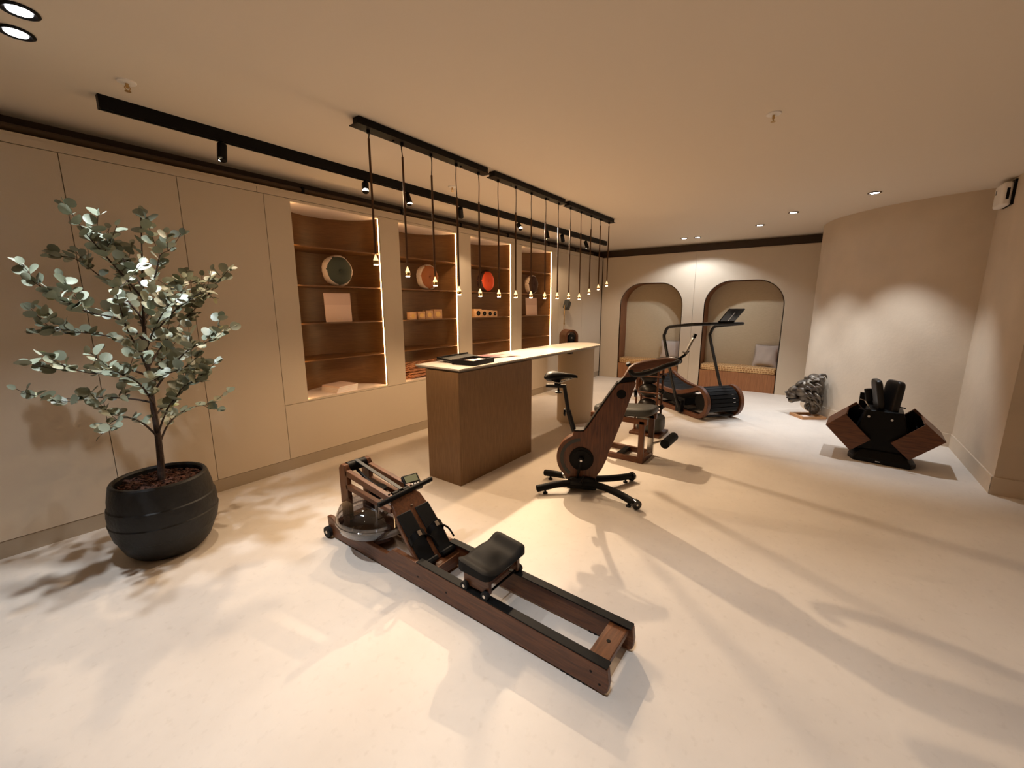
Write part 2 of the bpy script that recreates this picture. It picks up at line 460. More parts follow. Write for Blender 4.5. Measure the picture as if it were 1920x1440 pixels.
# four half-round shelf niches in the panelled wall
NX = [2.470, 3.663, 4.858, 6.060]
NR = 0.468
ZS, ZT = 0.652, 2.467
SHELF_Z = [1.021, 1.383, 1.746, 2.108]
edges = [1.782, (NX[0]+NX[1])/2, (NX[1]+NX[2])/2, (NX[2]+NX[3])/2, 6.785]
def halfdisc(r, n=28):
    return [(-r, 0)]+[(-r*math.cos(PI*k/n), r*math.sin(PI*k/n)) for k in range(1, n)]+[(r, 0)]
nl = ['tall half-round shelf niche nearest the potted tree, holding the green pillow',
      'half-round shelf niche behind the counter end, holding the rust pillow and twigs',
      'half-round shelf niche holding the red pillow and black-holed wooden cubes',
      'half-round shelf niche farthest along the wall, holding the dark brown pillow']
for i, cx in enumerate(NX):
    t = thing('shelf_niche', nl[i], 'shelf niche', (cx, WL, 0), 0, 'lit shelf niches in the panelled wall')
    a, c = edges[i]-cx, edges[i+1]-cx
    f = MB(); f.bx(a, -NR, 0, 0.02, 0.637, 2.487); f.bx(NR, c, 0, 0.02, 0.637, 2.487)
    f.bx(-NR, NR, 0, 0.02, ZT, 2.487); f.bx(-NR, NR, 0, 0.02, 0.637, ZS)
    f.build('surround', 'panel', t)
    bk = MB(); n = 36; vs = []; fs = []
    for k in range(n+1):
        an = PI*k/n
        for rr in (NR+0.014, NR+0.026):
            for z in (ZS-0.01, ZT+0.01):
                vs.append((-rr*math.cos(an), 0.021+rr*math.sin(an), z))
    for k in range(n):
        o = 4*k; q = o+4
        fs += [(o, q, q+1, o+1), (o+2, o+3, q+3, q+2), (o, o+2, q+2, q), (o+1, q+1, q+3, o+3)]
    bk.add(vs, fs).build('curved_back', 'niche_wood', t)
    MB().prism(halfdisc(NR+0.016), ZS-0.013, ZS, lambda x, y, z: Vector((x, y+0.021, z))).build('sill', 'book_white', t)
    MB().prism(halfdisc(NR+0.016), ZT, ZT+0.013, lambda x, y, z: Vector((x, y+0.021, z))).build('niche_top', 'book_white', t)
    for z in SHELF_Z:
        MB().prism(halfdisc(NR+0.013), z-0.012, z, lambda x, y, z: Vector((x*0.995, y+0.045 if y < 0.02 else y*0.99+0.021, z))).build('shelf', 'niche_wood', t)
    for s in (-1, 1):
        xx = s*(NR+0.002)
        B(min(xx, xx+s*0.010), max(xx, xx+s*0.010), 0.021, 0.036, ZS+0.004, ZT-0.004).build('light_strip', 'led', t)

# arched back wall
A1 = (2.265, 3.510); A2 = (0.592, 1.851); AT = 1.985; AR = 0.44
def arch(y0, y1, zt, r, n=14):
    pts = [(y1, 0.0), (y1, zt-r)]
    pts += [(y1-r+r*math.cos(PI/2*k/n), zt-r+r*math.sin(PI/2*k/n)) for k in range(1, n+1)]
    pts += [(y0+r-r*math.sin(PI/2*k/n), zt-r+r*math.cos(PI/2*k/n)) for k in range(0, n+1)]
    pts += [(y0, 0.0)]
    return pts
wb = struct(B(9.02, 9.3, -4.2, 4.6, 0, CEIL).build('wall_back', 'recess_dark'))
def arch_panel(ya, yb, ar):
    mb = MB(); y0, y1 = ar; pts = arch(y0, y1, AT, AR)[1:-1]
    for x0, x1 in ((WB, WB+0.02),):
        for (p, q) in ((ya, y0), (y1, yb)): mb.bx(x0, x1, p, q, 0.0, 2.528)
        for i in range(len(pts)-1):
            (pa, za), (pb, zb) = pts[i], pts[i+1]
            if abs(pa-pb) < 1e-6: continue
            vs = [(x, y, z) for x in (x0, x1) for y, z in ((pa, za), (pb, zb), (pb, 2.528), (pa, 2.528))]
            mb.add(vs, [(0, 1, 2, 3), (7, 6, 5, 4), (0, 4, 5, 1), (2, 6, 7, 3)])
    return mb
MID = 2.058
arch_panel(MID+0.002, 3.94, A1).build('arch_panel', 'panel', wb, ang=25)
arch_panel(0.17, MID-0.002, A2).build('arch_panel', 'panel', wb, ang=25)
for ar in (A1, A2):
    y0, y1 = ar
    o = arch(y0, y1, AT, AR); o2 = arch(y0-0.012, y1+0.012, AT+0.012, AR+0.012)
    mb = MB()
    n = len(o)
    vs = [(x, y, z) for x in (WB+0.0, 8.96) for P in (o, o2) for y, z in P]
    fs = []
    for i in range(n-1):
        fs += [(i, i+1, 2*n+i+1, 2*n+i), (n+i, 3*n+i, 3*n+i+1, n+i+1), (i, n+i, n+i+1, i+1), (2*n+i, 2*n+i+1, 3*n+i+1, 3*n+i)]
    mb.add(vs, fs).build('arch_lining', 'arch_wood', wb)
    B(8.962, 8.985, y0-0.02, y1+0.02, 0, AT+0.02).build('nook_back', 'grasscloth', wb)
B(8.80, 9.02, 0.0, 4.46, 2.545, CEIL).build('upper_wall', 'recess_dark', wb)
B(WB+0.004, 9.02, 0.17, 3.99, 2.53, 2.544).build('cabinet_top', 'panel', wb)
for nm, ar, lb in (('a', A1, 'built-in wooden seat in the arched nook nearer the shelves'), ('b', A2, 'built-in wooden seat in the arched nook nearer the curved wall')):
    y0, y1 = ar
    t = thing('nook_bench', lb, 'bench', (WB+0.18, (y0+y1)/2, 0), 0, 'benches in the arched nooks')
    hw = (y1-y0)/2-0.001
    B(-0.172, 0.17, -hw, hw, 0, 0.333).build('bench_front', 'bench_wood', t)
    c = rbox((0, 0, 0.39), (0.176, hw, 0.056), 0.16); c.build('seat_cushion', 'meander', t, label='tan meander-patterned seat cushion')

# curved wall on the right, then the straight return and its end
curve = [(8.62, 0.165), (8.2, 0.163), (7.87, 0.150), (7.536, 0.072), (7.32, -0.03), (7.05, -0.22), (6.80, -0.47), (6.62, -0.76), (6.51, -1.03), (6.455, -1.27)]
cp = smooth_path([(x, y, 0) for x, y in curve], 5)
wr = MB()
vs = []; fs = []
for p in cp:
    vs += [(p.x, p.y, 0), (p.x, p.y, CEIL), (p.x+0.10, p.y-0.10, 0), (p.x+0.10, p.y-0.10, CEIL)]
for i in range(len(cp)-1):
    o = 4*i; q = o+4
    fs += [(o, q, q+1, o+1), (o+2, o+3, q+3, q+2)]
wro = struct(wr.add(vs, fs).build('wall_right', 'plaster', ang=60))
struct(B(5.0, 6.75, -1.46, -1.27, 0, CEIL).build('wall_return', 'plaster'))
def skirt(path, h, off):
    mb = MB(); vs = []; fs = []
    for i, p in enumerate(path):
        a = path[max(i-1, 0)]; c = path[min(i+1, len(path)-1)]
        t = (c-a).normalized(); n = Vector((t.y, -t.x, 0))
        q = p+n*off
        vs += [(p.x, p.y, 0), (p.x, p.y, h), (q.x, q.y, 0), (q.x, q.y, h)]
    for i in range(len(path)-1):
        o = 4*i; r = o+4
        fs += [(o, r, r+1, o+1), (o+2, o+3, r+3, r+2), (o+1, r+1, r+3, o+3)]
    fs += [(0, 1, 3, 2), (4*len(path)-4, 4*len(path)-2, 4*len(path)-1, 4*len(path)-3)]
    return mb.add(vs, fs)
struct(skirt([p for p in cp], 0.15, 0.012).build('baseboard_curved', 'plaster', ang=60))
struct(B(4.99, 6.44, -1.27, -1.258, 0, 0.15).build('baseboard_return', 'plaster'))
struct(B(4.988, 5.0, -1.46, -1.258, 0, 0.15).build('baseboard_end', 'plaster'))
struct(B(-3.2, 9.3, -4.2, -4.06, 0, CEIL).build('wall_far_right', 'plaster'))
struct(B(-3.2, -3.06, -4.06, 4.46, 0, CEIL).build('wall_rear', 'plaster'))

# ================================================================== LIGHT FITTINGS
tr = thing('lighting_track', 'long black ceiling track carrying the cylinder spotlights', 'track', (0, 3.37, 0))
B(0.69, 7.44, -0.022, 0.022, 2.628, 2.70).build('track_body', 'black', tr)
B(0.70, 7.43, -0.008, 0.008, 2.624, 2.628).build('track_slot', 'black_soft', tr)
SL = ['black track spotlight nearest the potted tree, lamp lit', 'track spotlight glaring toward the rower, second from the tree end',
      'track spotlight tilted down over the near end of the counter', 'black track spotlight turned toward the shelves, above the third niche',
      'track spotlight glaring toward the exercise bike, mid-track', 'short dark track spotlight pointing straight down past the last niche',
      'track spotlight swung sideways along the track, beyond the last niche', 'last black track spotlight before the arched wall']
for i, (x, tg, wt, cone) in SPOT_P.items():
    piv = Vector((x, 3.37, 2.585))
    d = (Vector(tg)-piv).normalized()
    t = thing('track_spotlight', SL[i], 'spotlight', piv, 0, 'spotlights on the ceiling track')
    MB().cyl((0, 0, 0), (0, 0, 0.043), 0.012, n=10).build('stem', 'black', t)
    p0 = -d*0.03; p1 = d*0.085
    MB().tube([p0, p0+d*0.003, p1, p1], [0.026, 0.029, 0.029, 0.024], 18, cap=False).add([], []).build('housing', 'black', t)
    MB().cyl(p0+d*0.001, p0+d*0.004, 0.027, n=18).build('cap', 'black', t)
    MB().cyl(p1-d*0.005, p1-d*0.002, 0.0245, n=18).build('lamp_lens', 'lens_warm', t)
    spot_light('track_lamp', piv+d*0.10, tg, wt, WARM, cone, 0.55, 0.022)

# three pendant bars, five pendants each
PX0, PDX, PY = 1.795, 0.2665, 2.47
PZ = [1.836, 1.775, 1.718, 1.655, 1.645, 1.645, 1.643, 1.645, 1.641, 1.643, 1.645, 1.642, 1.71, 1.772, 1.83]
ROD = [0.735, 0.73, 0.73, 0.69, 0.715, 0.70, 0.72, 0.71, 0.715, 0.70, 0.72, 0.71, 0.72, 0.74, 0.745]
PL = ['black pendant bar with five bronze rods over the near end of the counter', 'middle black pendant bar with five bronze rods above the counter', 'black pendant bar with five bronze rods nearest the arched wall']
cone_prof = [(0.003, 0.052), (0.007, 0.040), (0.016, 0.018), (0.017, 0.012)]
for k in range(3):
    xm = PX0+PDX*(5*k+2)
    t = thing('pendant_bar', PL[k], 'pendant light', (xm, PY, 0), 0, 'pendant bars over the counter')
    B(-0.62, 0.62, -0.032, 0.032, 2.655, 2.70).build('canopy', 'black', t)
    B(-0.64, 0.64, -0.045, 0.045, 2.650, 2.655).build('canopy_flange', 'black', t)
    for s in (-0.33, 0.33): MB().cyl((s, 0.01, 2.642), (s, 0.01, 2.65), 0.008, n=8).build('screw', 'black', t)
    for j in range(5):
        i = 5*k+j; x = (j-2)*PDX; z = PZ[i]; zr = z+0.055+ROD[i]*1.0
        zr = min(zr, 2.60)
        MB().cyl((x, 0, 2.63), (x, 0, 2.65), 0.012, n=10).build('cord_grip', 'black', t)
        wv = 0.006*(-1)**i
        MB().tube(smooth_path([(x, 0, 2.64), (x+wv, 0, (2.64+zr)/2+0.02), (x, 0, zr)], 4), 0.0035, 6).build('cord', 'black', t)
        rod = MB().cyl((x, 0, z+0.055), (x, 0, zr), 0.0075, n=10).build('rod', 'bronze_rod', t)
        MB().lathe([(r, zz) for r, zz in cone_prof], 14, (x, 0, z)).build('glass_cone', 'cone_glow', rod)
        MB().lathe([(0.018, 0.012), (0.019, 0.0), (0.016, -0.012), (0.014, -0.012), (0.014, 0.010), (0.018, 0.012)], 16, (x, 0, z)).build('collar', 'brass', rod)
        MB().lathe([(0.0, -0.012), (0.0155, -0.013), (0.0155, -0.018), (0.0, -0.019)], 14, (x, 0, z)).build('lens', 'pend_lens', rod)
        pl = bpy.data.lights.new('pendant_lamp', 'POINT'); pl.energy = 1.3; pl.color = PEND; pl.shadow_soft_size = 0.02
        po = bpy.data.objects.new('pendant_lamp', pl); COL.objects.link(po); po.location = (xm+x, PY, z-0.042)
        spot_light('pendant_beam', (xm+x, PY, z-0.042), (xm+x, PY, 0), 10.5, PEND, 156, 0.45, 0.018)

# recessed downlights
DL = ['bright recessed downlight in the top left ceiling corner, upper of the pair', 'bright recessed downlight in the top left ceiling corner, lower of the pair',
      'recessed downlight closest to the curved wall', 'small recessed downlight on the ceiling left of the curved wall',
      'small recessed downlight between the bare ceiling middle and the arches', 'recessed downlight before the arched wall, left of the pair', 'recessed downlight before the arched wall, right of the pair',
      'recessed downlight above the camera side of the room', 'second recessed downlight above the camera side of the room', 'recessed downlight in the right rear of the room', 'second recessed downlight in the right rear of the room', 'recessed downlight in the left rear of the room']
for i, (x, y, wt, cone, of) in enumerate(DOWN_P):
    t = thing('downlight', DL[i], 'downlight', (x, y, CEIL), 0, 'recessed ceiling downlights')
    MB().lathe([(0.038, -0.001), (0.058, -0.001), (0.060, -0.006), (0.050, -0.010), (0.036, -0.004), (0.038, -0.001)], 24).build('bezel', 'black' if i < 2 else 'rail_dark', t)
    MB().lathe([(0.0, -0.003), (0.037, -0.003), (0.037, -0.0055), (0.0, -0.0055)], 20).build('lamp_lens', 'lens_cool', t)
    spot_light('downlight_lamp', (x, y, CEIL-0.02), (x+of[0], y+of[1], 0), wt, COOL, cone, 0.6 if cone < 100 else 0.25, 0.03)

# sprinklers and the box in the ceiling corner
for (x, y), lb in (((0.756, 3.063), 'white sprinkler head on the ceiling beside the near end of the track'), ((3.207, 0.387), 'white sprinkler head alone on the right half of the ceiling'), ((3.18, 3.087), 'white sprinkler head between the track and the first pendant bar')):
    t = thing('sprinkler', lb, 'sprinkler', (x, y, CEIL), 0, 'ceiling sprinklers')
    MB().lathe([(0.042, 0), (0.040, -0.006), (0.015, -0.009), (0.0, -0.009)], 24).build('escutcheon', 'white_plastic', t)
    MB().cyl((0, 0, -0.008), (0, 0, -0.03), 0.007, n=10).build('nozzle', 'brass', t)
    mb = MB(); mb.tube([(0.007, 0, -0.02), (0.012, 0, -0.03), (0.004, 0, -0.045)], 0.002, 6); mb.tube([(-0.007, 0, -0.02), (-0.012, 0, -0.03), (-0.004, 0, -0.045)], 0.002, 6)
    mb.build('frame_arm', 'brass', t)
    MB().lathe([(0.0, -0.044), (0.014, -0.045), (0.014, -0.047), (0.0, -0.048)], 12).build('deflector', 'brass', t)
t = thing('wall_sensor', 'white wall box with dark slots in the ceiling corner at right', 'sensor', (6.12, -1.27, 2.56), 0)
B(-0.13, 0.12, 0.0, 0.015, -0.10, 0.12).build('back_plate', 'black', t)
B(-0.125, 0.115, 0.015, 0.085, -0.105, 0.105).build('case', 'white_plastic', t, bevel=0.02)
B(-0.127, -0.1245, 0.035, 0.055, -0.05, 0.05).build('slot', 'black', t)
B(0.045, 0.065, 0.0845, 0.0865, 0.02, 0.06).build('slot', 'black', t)
# ================================================================== COUNTER
t = thing('counter', 'long pale stone-topped counter on a dark wood block and a round column', 'counter', (2.476, 2.39, 0))
B(0.0, 1.092, 0.0, 0.396, 0.0, 0.998).build('wood_block', 'counter_wood', t)
def tops(inset):
    r = 0.27-inset
    pts = [(0.0+inset, -0.012+inset), (2.62, -0.012+inset)]
    pts += [(2.62+ (0.34-inset)*math.sin(PI*k/18), 0.258-r*math.cos(PI*k/18)) for k in range(1, 18)]
    pts += [(2.62, 0.528-inset), (0.0+inset, 0.528-inset)]
    return pts
MB().prism(tops(0), 1.018, 1.031, XY).build('stone_top', 'stone', t)
mb = MB(); o1 = tops(0); o2 = tops(0.022); n = len(o1)
mb.add([(x, y, 1.018) for x, y in o1]+[(x, y, 0.998) for x, y in o2], [tuple(range(n)), tuple(range(2*n-1, n-1, -1))]+[(i, (i+1) % n, n+(i+1) % n, n+i) for i in range(n)])
mb.build('bevelled_underside', 'stone_edge', t)
mb = MB()
prof = [(0.265*math.cos(2*PI*k/40), 0.235*math.sin(2*PI*k/40)) for k in range(40)]
mb.prism(prof, 0, 0.998, lambda x, y, z: Vector((2.56+x, 0.262+y, z))).build('column', 'column_paint', t)
mb = MB(); mb.bx(1.98, 2.03, 0.03, 0.08, 0.972, 0.998); mb.build('power_outlet', 'black_metal', t)
# open presentation box, its lid and a magazine lying on the counter
t = thing('presentation_box', 'open black box with printed cards lying on the counter', 'box', (2.84, 2.545, 1.031), R(6))
h = 0.045
for a in ((-0.165, 0.165, -0.12, -0.108), (-0.165, 0.165, 0.108, 0.12), (-0.165, -0.153, -0.108, 0.108), (0.153, 0.165, -0.108, 0.108)):
    B(a[0], a[1], a[2], a[3], 0, h).build('box_side', 'black', t)
B(-0.153, 0.153, -0.108, 0.108, 0, 0.012).build('box_bottom', 'black', t)
B(-0.12, 0.10, -0.08, 0.085, 0.012, 0.026).build('card', 'photo_print2', t)
B(-0.05, 0.14, -0.095, 0.04, 0.026, 0.030).build('card', 'paper_pink', t)
t = thing('box_lid', 'black lid leaning behind the open box on the counter', 'lid', (2.93, 2.775, 1.0425), R(6))
M = Matrix.Rotation(R(7), 4, 'X')
MB().bx(-0.23, 0.25, -0.085, 0.12, 0.002, 0.010, M).build('lid_panel', 'grey_leather', t)
MB().bx(-0.23, 0.25, 0.11, 0.12, 0.010, 0.024, M).build('lid_rim', 'black', t)
MB().bx(-0.23, -0.22, -0.085, 0.11, 0.010, 0.024, M).build('lid_rim', 'black', t)
t = thing('magazine', 'open magazine with a colour photograph beside the black box', 'magazine', (3.40, 2.70, 1.031), R(-22))
mb = MB(); n = 8
def page(s):
    vs = []; fs = []
    for k in range(n+1):
        u = k/n; x = s*u*0.20; z = 0.002+0.012*math.sin(PI*min(1, u*1.15))*(1-u*0.6)
        for y in (-0.13, 0.13): vs += [(x, y, z), (x, y, z-0.0015 if u > 0 else 0.0005)]
    for k in range(n):
        o = 4*k; q = o+4
        fs += [(o, q, q+2, o+2), (o+1, o+3, q+3, q+1), (o, o+1, q+1, q), (o+2, q+2, q+3, o+3)]
    return MB().add(vs, fs)
page(-1).build('page', 'photo_print', t); page(1).build('page', 'photo_print2', t)

# ================================================================== POTTED TREE
PC = (0.675, 3.29, 0)
t = thing('plant_pot', 'round black ridged pot standing by the wall panels', 'pot', PC)
prof = [(0.155, 0.0), (0.19, 0.012), (0.222, 0.05), (0.243, 0.10), (0.257, 0.145), (0.264, 0.15), (0.274, 0.20), (0.281, 0.245), (0.276, 0.252), (0.278, 0.30), (0.273, 0.345), (0.266, 0.352), (0.262, 0.40), (0.252, 0.45), (0.245, 0.482), (0.238, 0.492), (0.224, 0.492), (0.218, 0.48), (0.222, 0.44), (0.216, 0.42)]
MB().lathe(prof, 48, wob=lambda a, z: 1+0.006*math.sin(3*a+z*9)).build('pot_body', 'pot', t, ang=20)
MB().lathe([(0.0, 0.45), (0.08, 0.452), (0.15, 0.447), (0.219, 0.44), (0.219, 0.42), (0.0, 0.42)], 32, wob=lambda a, z: 1).build('soil', 'soil', t)
mb = MB()
for i in range(420):
    a = random.random()*2*PI; rr = 0.21*math.sqrt(random.random())
    s = random.uniform(0.006, 0.016)
    M = Matrix.Translation((rr*math.cos(a), rr*math.sin(a), 0.452+random.random()*0.008)) @ Euler((random.uniform(-.5, .5), random.uniform(-.5, .5), random.random()*PI)).to_matrix().to_4x4()
    mb.bx(-s, s, -s*0.6, s*0.6, -0.002, 0.003, M)
ch = mb.build('bark_mulch', 'bark_chip', t); ch['kind'] = 'stuff'

tree = thing('eucalyptus_tree', 'slender eucalyptus tree with round silvery leaves in the black pot', 'tree', (PC[0]+0.02, PC[1], 0.44))
TR = [(-0.015, 0, 0.0), (-0.003, 0, 0.157), (0.003, 0.0, 0.314), (0.005, 0.01, 0.502), (0.008, 0, 0.704), (0.013, -0.01, 0.9), (0.032, 0, 1.09), (0.053, 0.01, 1.277), (0.071, 0, 1.462), (0.09, 0, 1.643)]
BR = [
 [(0.004, 0, 0.296), (-0.064, -0.05, 0.408), (-0.142, -0.12, 0.476), (-0.213, -0.16, 0.477), (-0.272, -0.18, 0.418)],
 [(0.005, 0, 0.52), (-0.074, 0.05, 0.551), (-0.201, 0.12, 0.575), (-0.328, 0.16, 0.583), (-0.439, 0.2, 0.616)],
 [(0.008, 0, 0.687), (-0.114, -0.1, 0.754), (-0.251, -0.2, 0.757), (-0.351, -0.26, 0.803), (-0.435, -0.3, 0.881)],
 [(0.013, 0, 0.802), (-0.04, 0.12, 0.897), (-0.14, 0.2, 0.938), (-0.239, 0.28, 0.959), (-0.35, 0.3, 0.995)],
 [(0.015, 0, 0.899), (-0.096, -0.08, 1.031), (-0.232, -0.16, 1.078), (-0.336, -0.22, 1.146), (-0.415, -0.22, 1.232)],
 [(0.026, 0, 1.026), (-0.019, 0.12, 1.153), (-0.091, 0.22, 1.278), (-0.184, 0.26, 1.381), (-0.276, 0.28, 1.389)],
 [(0.037, 0, 1.152), (-0.066, -0.1, 1.296), (-0.147, -0.16, 1.411), (-0.201, -0.2, 1.494), (-0.243, -0.2, 1.602)],
 [(0.045, 0, 1.215), (0.006, 0.1, 1.371), (-0.044, 0.15, 1.461), (-0.085, 0.2, 1.521)],
 [(0.004, 0, 0.571), (0.089, -0.12, 0.738), (0.167, -0.22, 0.851), (0.243, -0.3, 0.898), (0.297, -0.33, 0.961)],
 [(0.007, 0, 0.737), (0.137, 0.1, 0.886), (0.273, 0.18, 1.016), (0.395, 0.24, 1.123), (0.496, 0.26, 1.236)],
 [(0.013, 0, 0.867), (0.103, -0.1, 1.026), (0.194, -0.2, 1.137), (0.307, -0.26, 1.217), (0.414, -0.28, 1.333)],
 [(0.026, 0, 1.026), (0.148, 0.06, 1.171), (0.269, 0.12, 1.242), (0.375, 0.15, 1.264), (0.46, 0.18, 1.159)],
 [(0.007, 0, 0.26), (0.075, 0.05, 0.358), (0.179, 0.1, 0.418), (0.299, 0.14, 0.426), (0.388, 0.18, 0.383)],
 [(0.003, 0, 0.314), (0.032, -0.14, 0.485), (0.063, -0.24, 0.575), (0.102, -0.32, 0.659), (0.165, -0.38, 0.672)],
 [(0.037, 0, 1.152), (0.079, -0.12, 1.274), (0.103, -0.18, 1.392), (0.141, -0.22, 1.422)],
 [(0.008, 0, 0.704), (-0.063, -0.22, 0.856), (-0.125, -0.36, 0.982), (-0.151, -0.42, 1.106), (-0.167, -0.46, 1.197)],
 [(0.004, 0, 0.588), (0.116, 0.22, 0.705), (0.195, 0.34, 0.87), (0.247, 0.38, 1.013), (0.306, 0.4, 1.16)],
 [(0.014, 0, 0.851), (0.01, -0.26, 0.987), (0.035, -0.4, 1.091), (0.073, -0.46, 1.148)],
 [(0.005, 0, 0.52), (-0.092, -0.25, 0.68), (-0.191, -0.4, 0.768), (-0.269, -0.48, 0.812)],
 [(0.02, 0, 0.963), (0.044, 0.2, 1.122), (0.051, 0.34, 1.257), (0.066, 0.38, 1.393)],
 [(0.003, 0, 0.435), (0.16, 0.2, 0.519), (0.314, 0.32, 0.633), (0.416, 0.36, 0.696)],
 [(0.007, 0, 0.654), (0.028, -0.3, 0.73), (0.074, -0.42, 0.766), (0.137, -0.46, 0.829)],
]
to3 = lambda l: [Vector(p) for p in l]
tp = smooth_path(to3(TR), 3)
rs = [max(0.0035, 0.021*(1-i/len(tp))**0.9) for i in range(len(tp))]
MB().tube(tp, rs, 9).build('trunk', 'trunk', tree)
mb_br = []
leaf_spots = []
def leaves_on(path, start, step, size):
    L = 0; nxt = start
    for i in range(len(path)-1):
        a, c = path[i], path[i+1]; seg = (c-a).length
        while nxt < L+seg:
            p = a+(c-a)*((nxt-L)/max(seg, 1e-6)); tdir = (c-a).normalized()
            ph = random.random()*2*PI
            for s in (0, PI):
                if random.random() < 0.10: continue
                side = (Vector((math.cos(ph+s), math.sin(ph+s), random.uniform(-.2, .45)))).normalized()
                leaf_spots.append((p, (side*0.8+tdir*0.5+Vector((0, 0, 0.05))).normalized(), size*random.uniform(0.72, 1.25)))
            nxt += step*random.uniform(.75, 1.25)
        L += seg
    leaf_spots.append((path[-1], (path[-1]-path[-2]).normalized(), size*0.7))
for bi, br in enumerate(BR):
    p = smooth_path(to3(br), 4)
    rr = [max(0.0016, 0.0068*(1-i/len(p))) for i in range(len(p))]
    o = MB().tube(p, rr, 6).build('branch', 'trunk', tree)
    leaves_on(p, 0.12, 0.046, 0.0275)
    for s in range(3):
        k = random.randint(len(p)//3, len(p)-2)
        b0 = p[k]; dd = (p[k+1]-p[k]).normalized()
        o2 = (dd*0.6+Vector((random.uniform(-1, 1), random.uniform(-1, 1), random.uniform(-.3, .9)))*0.7).normalized()
        ln = random.uniform(0.10, 0.20)
        tw = smooth_path([b0, b0+o2*ln*0.5, b0+o2*ln+Vector((0, 0, 0.02))], 3)
        MB().tube(tw, 0.0015, 5).build('twig', 'trunk', o)
        leaves_on(tw, 0.03, 0.042, 0.027)
leaves_on(tp[-9:], 0.02, 0.05, 0.030)
# leaf shapes
def leaf_mesh(nm, asp, cup):
    mb = MB(); n = 10; pts = [(0, 0, 0)]
    for k in range(n):
        a = 2*PI*k/n
        x = 1.0+math.cos(a)*1.0; y = math.sin(a)*asp*(1.0-0.12*math.cos(a))
        pts.append((x+0.15, y, cup*(y*y)-0.10*cup*(x-1)**2))
    ctr = len(pts); pts.append((1.15, 0, -0.05*cup))
    fs = [(ctr, 1+k, 1+(k+1) % n) for k in range(n)]
    st = [(0, 0.03, 0), (0, -0.03, 0)]
    o = len(pts); pts += st; fs.append((o, o+1, 1+n//2))
    return mb.add(pts, fs).mesh(nm, 'leaf_mat', 80)
LM = [leaf_mesh('leaf', 0.95, 0.25), leaf_mesh('leaf', 0.82, 0.35), leaf_mesh('leaf', 1.02, 0.12)]
random.shuffle(leaf_spots)
def leaf_mat4(p, d, s):
    x = d.normalized(); zz = Vector((random.uniform(-1, .6), random.uniform(-1.3, .5), 0.75))
    y = zz.cross(x).normalized(); z = x.cross(y)
    return Matrix(((x.x*s, y.x*s, z.x*s, p.x), (x.y*s, y.y*s, z.y*s, p.y), (x.z*s, y.z*s, z.z*s, p.z), (0, 0, 0, 1)))
for p, d, s in leaf_spots[:300]:
    o = link('leaf', random.choice(LM), tree); o.matrix_local = leaf_mat4(p, d, s)
rest = leaf_spots[300:]
if rest:
    mb = MB()
    for p, d, s in rest:
        me = random.choice(LM); M = leaf_mat4(p, d, s)
        mb.add([M @ v.co for v in me.vertices], [tuple(f.vertices) for f in me.polygons])
    o = mb.build('inner_foliage', 'leaf_mat', tree, ang=80); o['kind'] = 'stuff'

# ================================================================== THINGS ON THE SHELVES
def disc_pillow(x, z, face, side, lb, rx=0.155):
    t = thing('round_pillow', lb, 'pillow', (x, WL+0.13, z), 0, 'round pillows on the shelves')
    n = 48
    My = Matrix.Rotation(R(90), 4, 'X')
    prof = [(rx*0.90, 0.045), (rx*0.985, 0.030), (rx*1.0, 0.0), (rx*0.985, -0.030), (rx*0.90, -0.045)]
    MB().lathe(prof, n*2, (0, 0, rx), My, wob=lambda a, zz: 1+0.012*math.sin(24*a)+0.02*math.sin(5*a+1)).build('pleated_side', side, t, ang=60)
    for s in (1, -1):
        fp = [(0.0, s*0.048), (rx*0.06, s*0.050), (rx*0.3, s*0.066), (rx*0.62, s*0.064), (rx*0.86, s*0.050), (rx*0.93, s*0.036)]
        MB().lathe(fp, n, (0, 0, rx), My, wob=lambda a, zz: 1+0.012*math.sin(7*a)).build('velvet_face', face, t, ang=60)
    MB().ell((0, -0.056, rx), (0.012, 0.008, 0.012), 12, 8).build('button', face, t)
disc_pillow(NX[0]+0.02, SHELF_Z[2], 'velvet_green', 'velvet_cream', 'round dark green velvet pillow with pale pleated side')
disc_pillow(NX[1]+0.05, SHELF_Z[2], 'velvet_rust', 'velvet_cream', 'round rust orange velvet pillow with white pleated side')
disc_pillow(NX[2]+0.00, SHELF_Z[2], 'velvet_red', 'velvet_brown', 'round bright red velvet pillow with dark pleated side')
disc_pillow(NX[3]+0.00, SHELF_Z[2], 'velvet_brown', 'velvet_cream', 'round dark brown velvet pillow with pale pleated side')
for cx, lb in ((NX[0]-0.005, 'pale pink card standing below the green pillow'), (NX[3]-0.0, 'pale pink card standing below the dark brown pillow')):
    t = thing('standing_card', lb, 'card', (cx, WL+0.12, SHELF_Z[1]), R(-10))
    M = Matrix.Rotation(R(-3), 4, 'X')
    MB().bx(-0.135, 0.135, -0.005, 0.005, 0.001, 0.295, M).build('card_board', 'paper_pink', t)
    MB().bx(-0.134, 0.134, -0.0062, -0.005, 0.175, 0.294, M).build('upper_flap', 'paper_pink2', t)
    mb = MB()
    for a, c in ((-0.02, 0.0), (0.004, 0.012), (0.03, 0.04)): mb.bx(a, c, -0.0066, -0.005, 0.03, 0.036, M)
    mb.build('small_print', 'book_white', t)
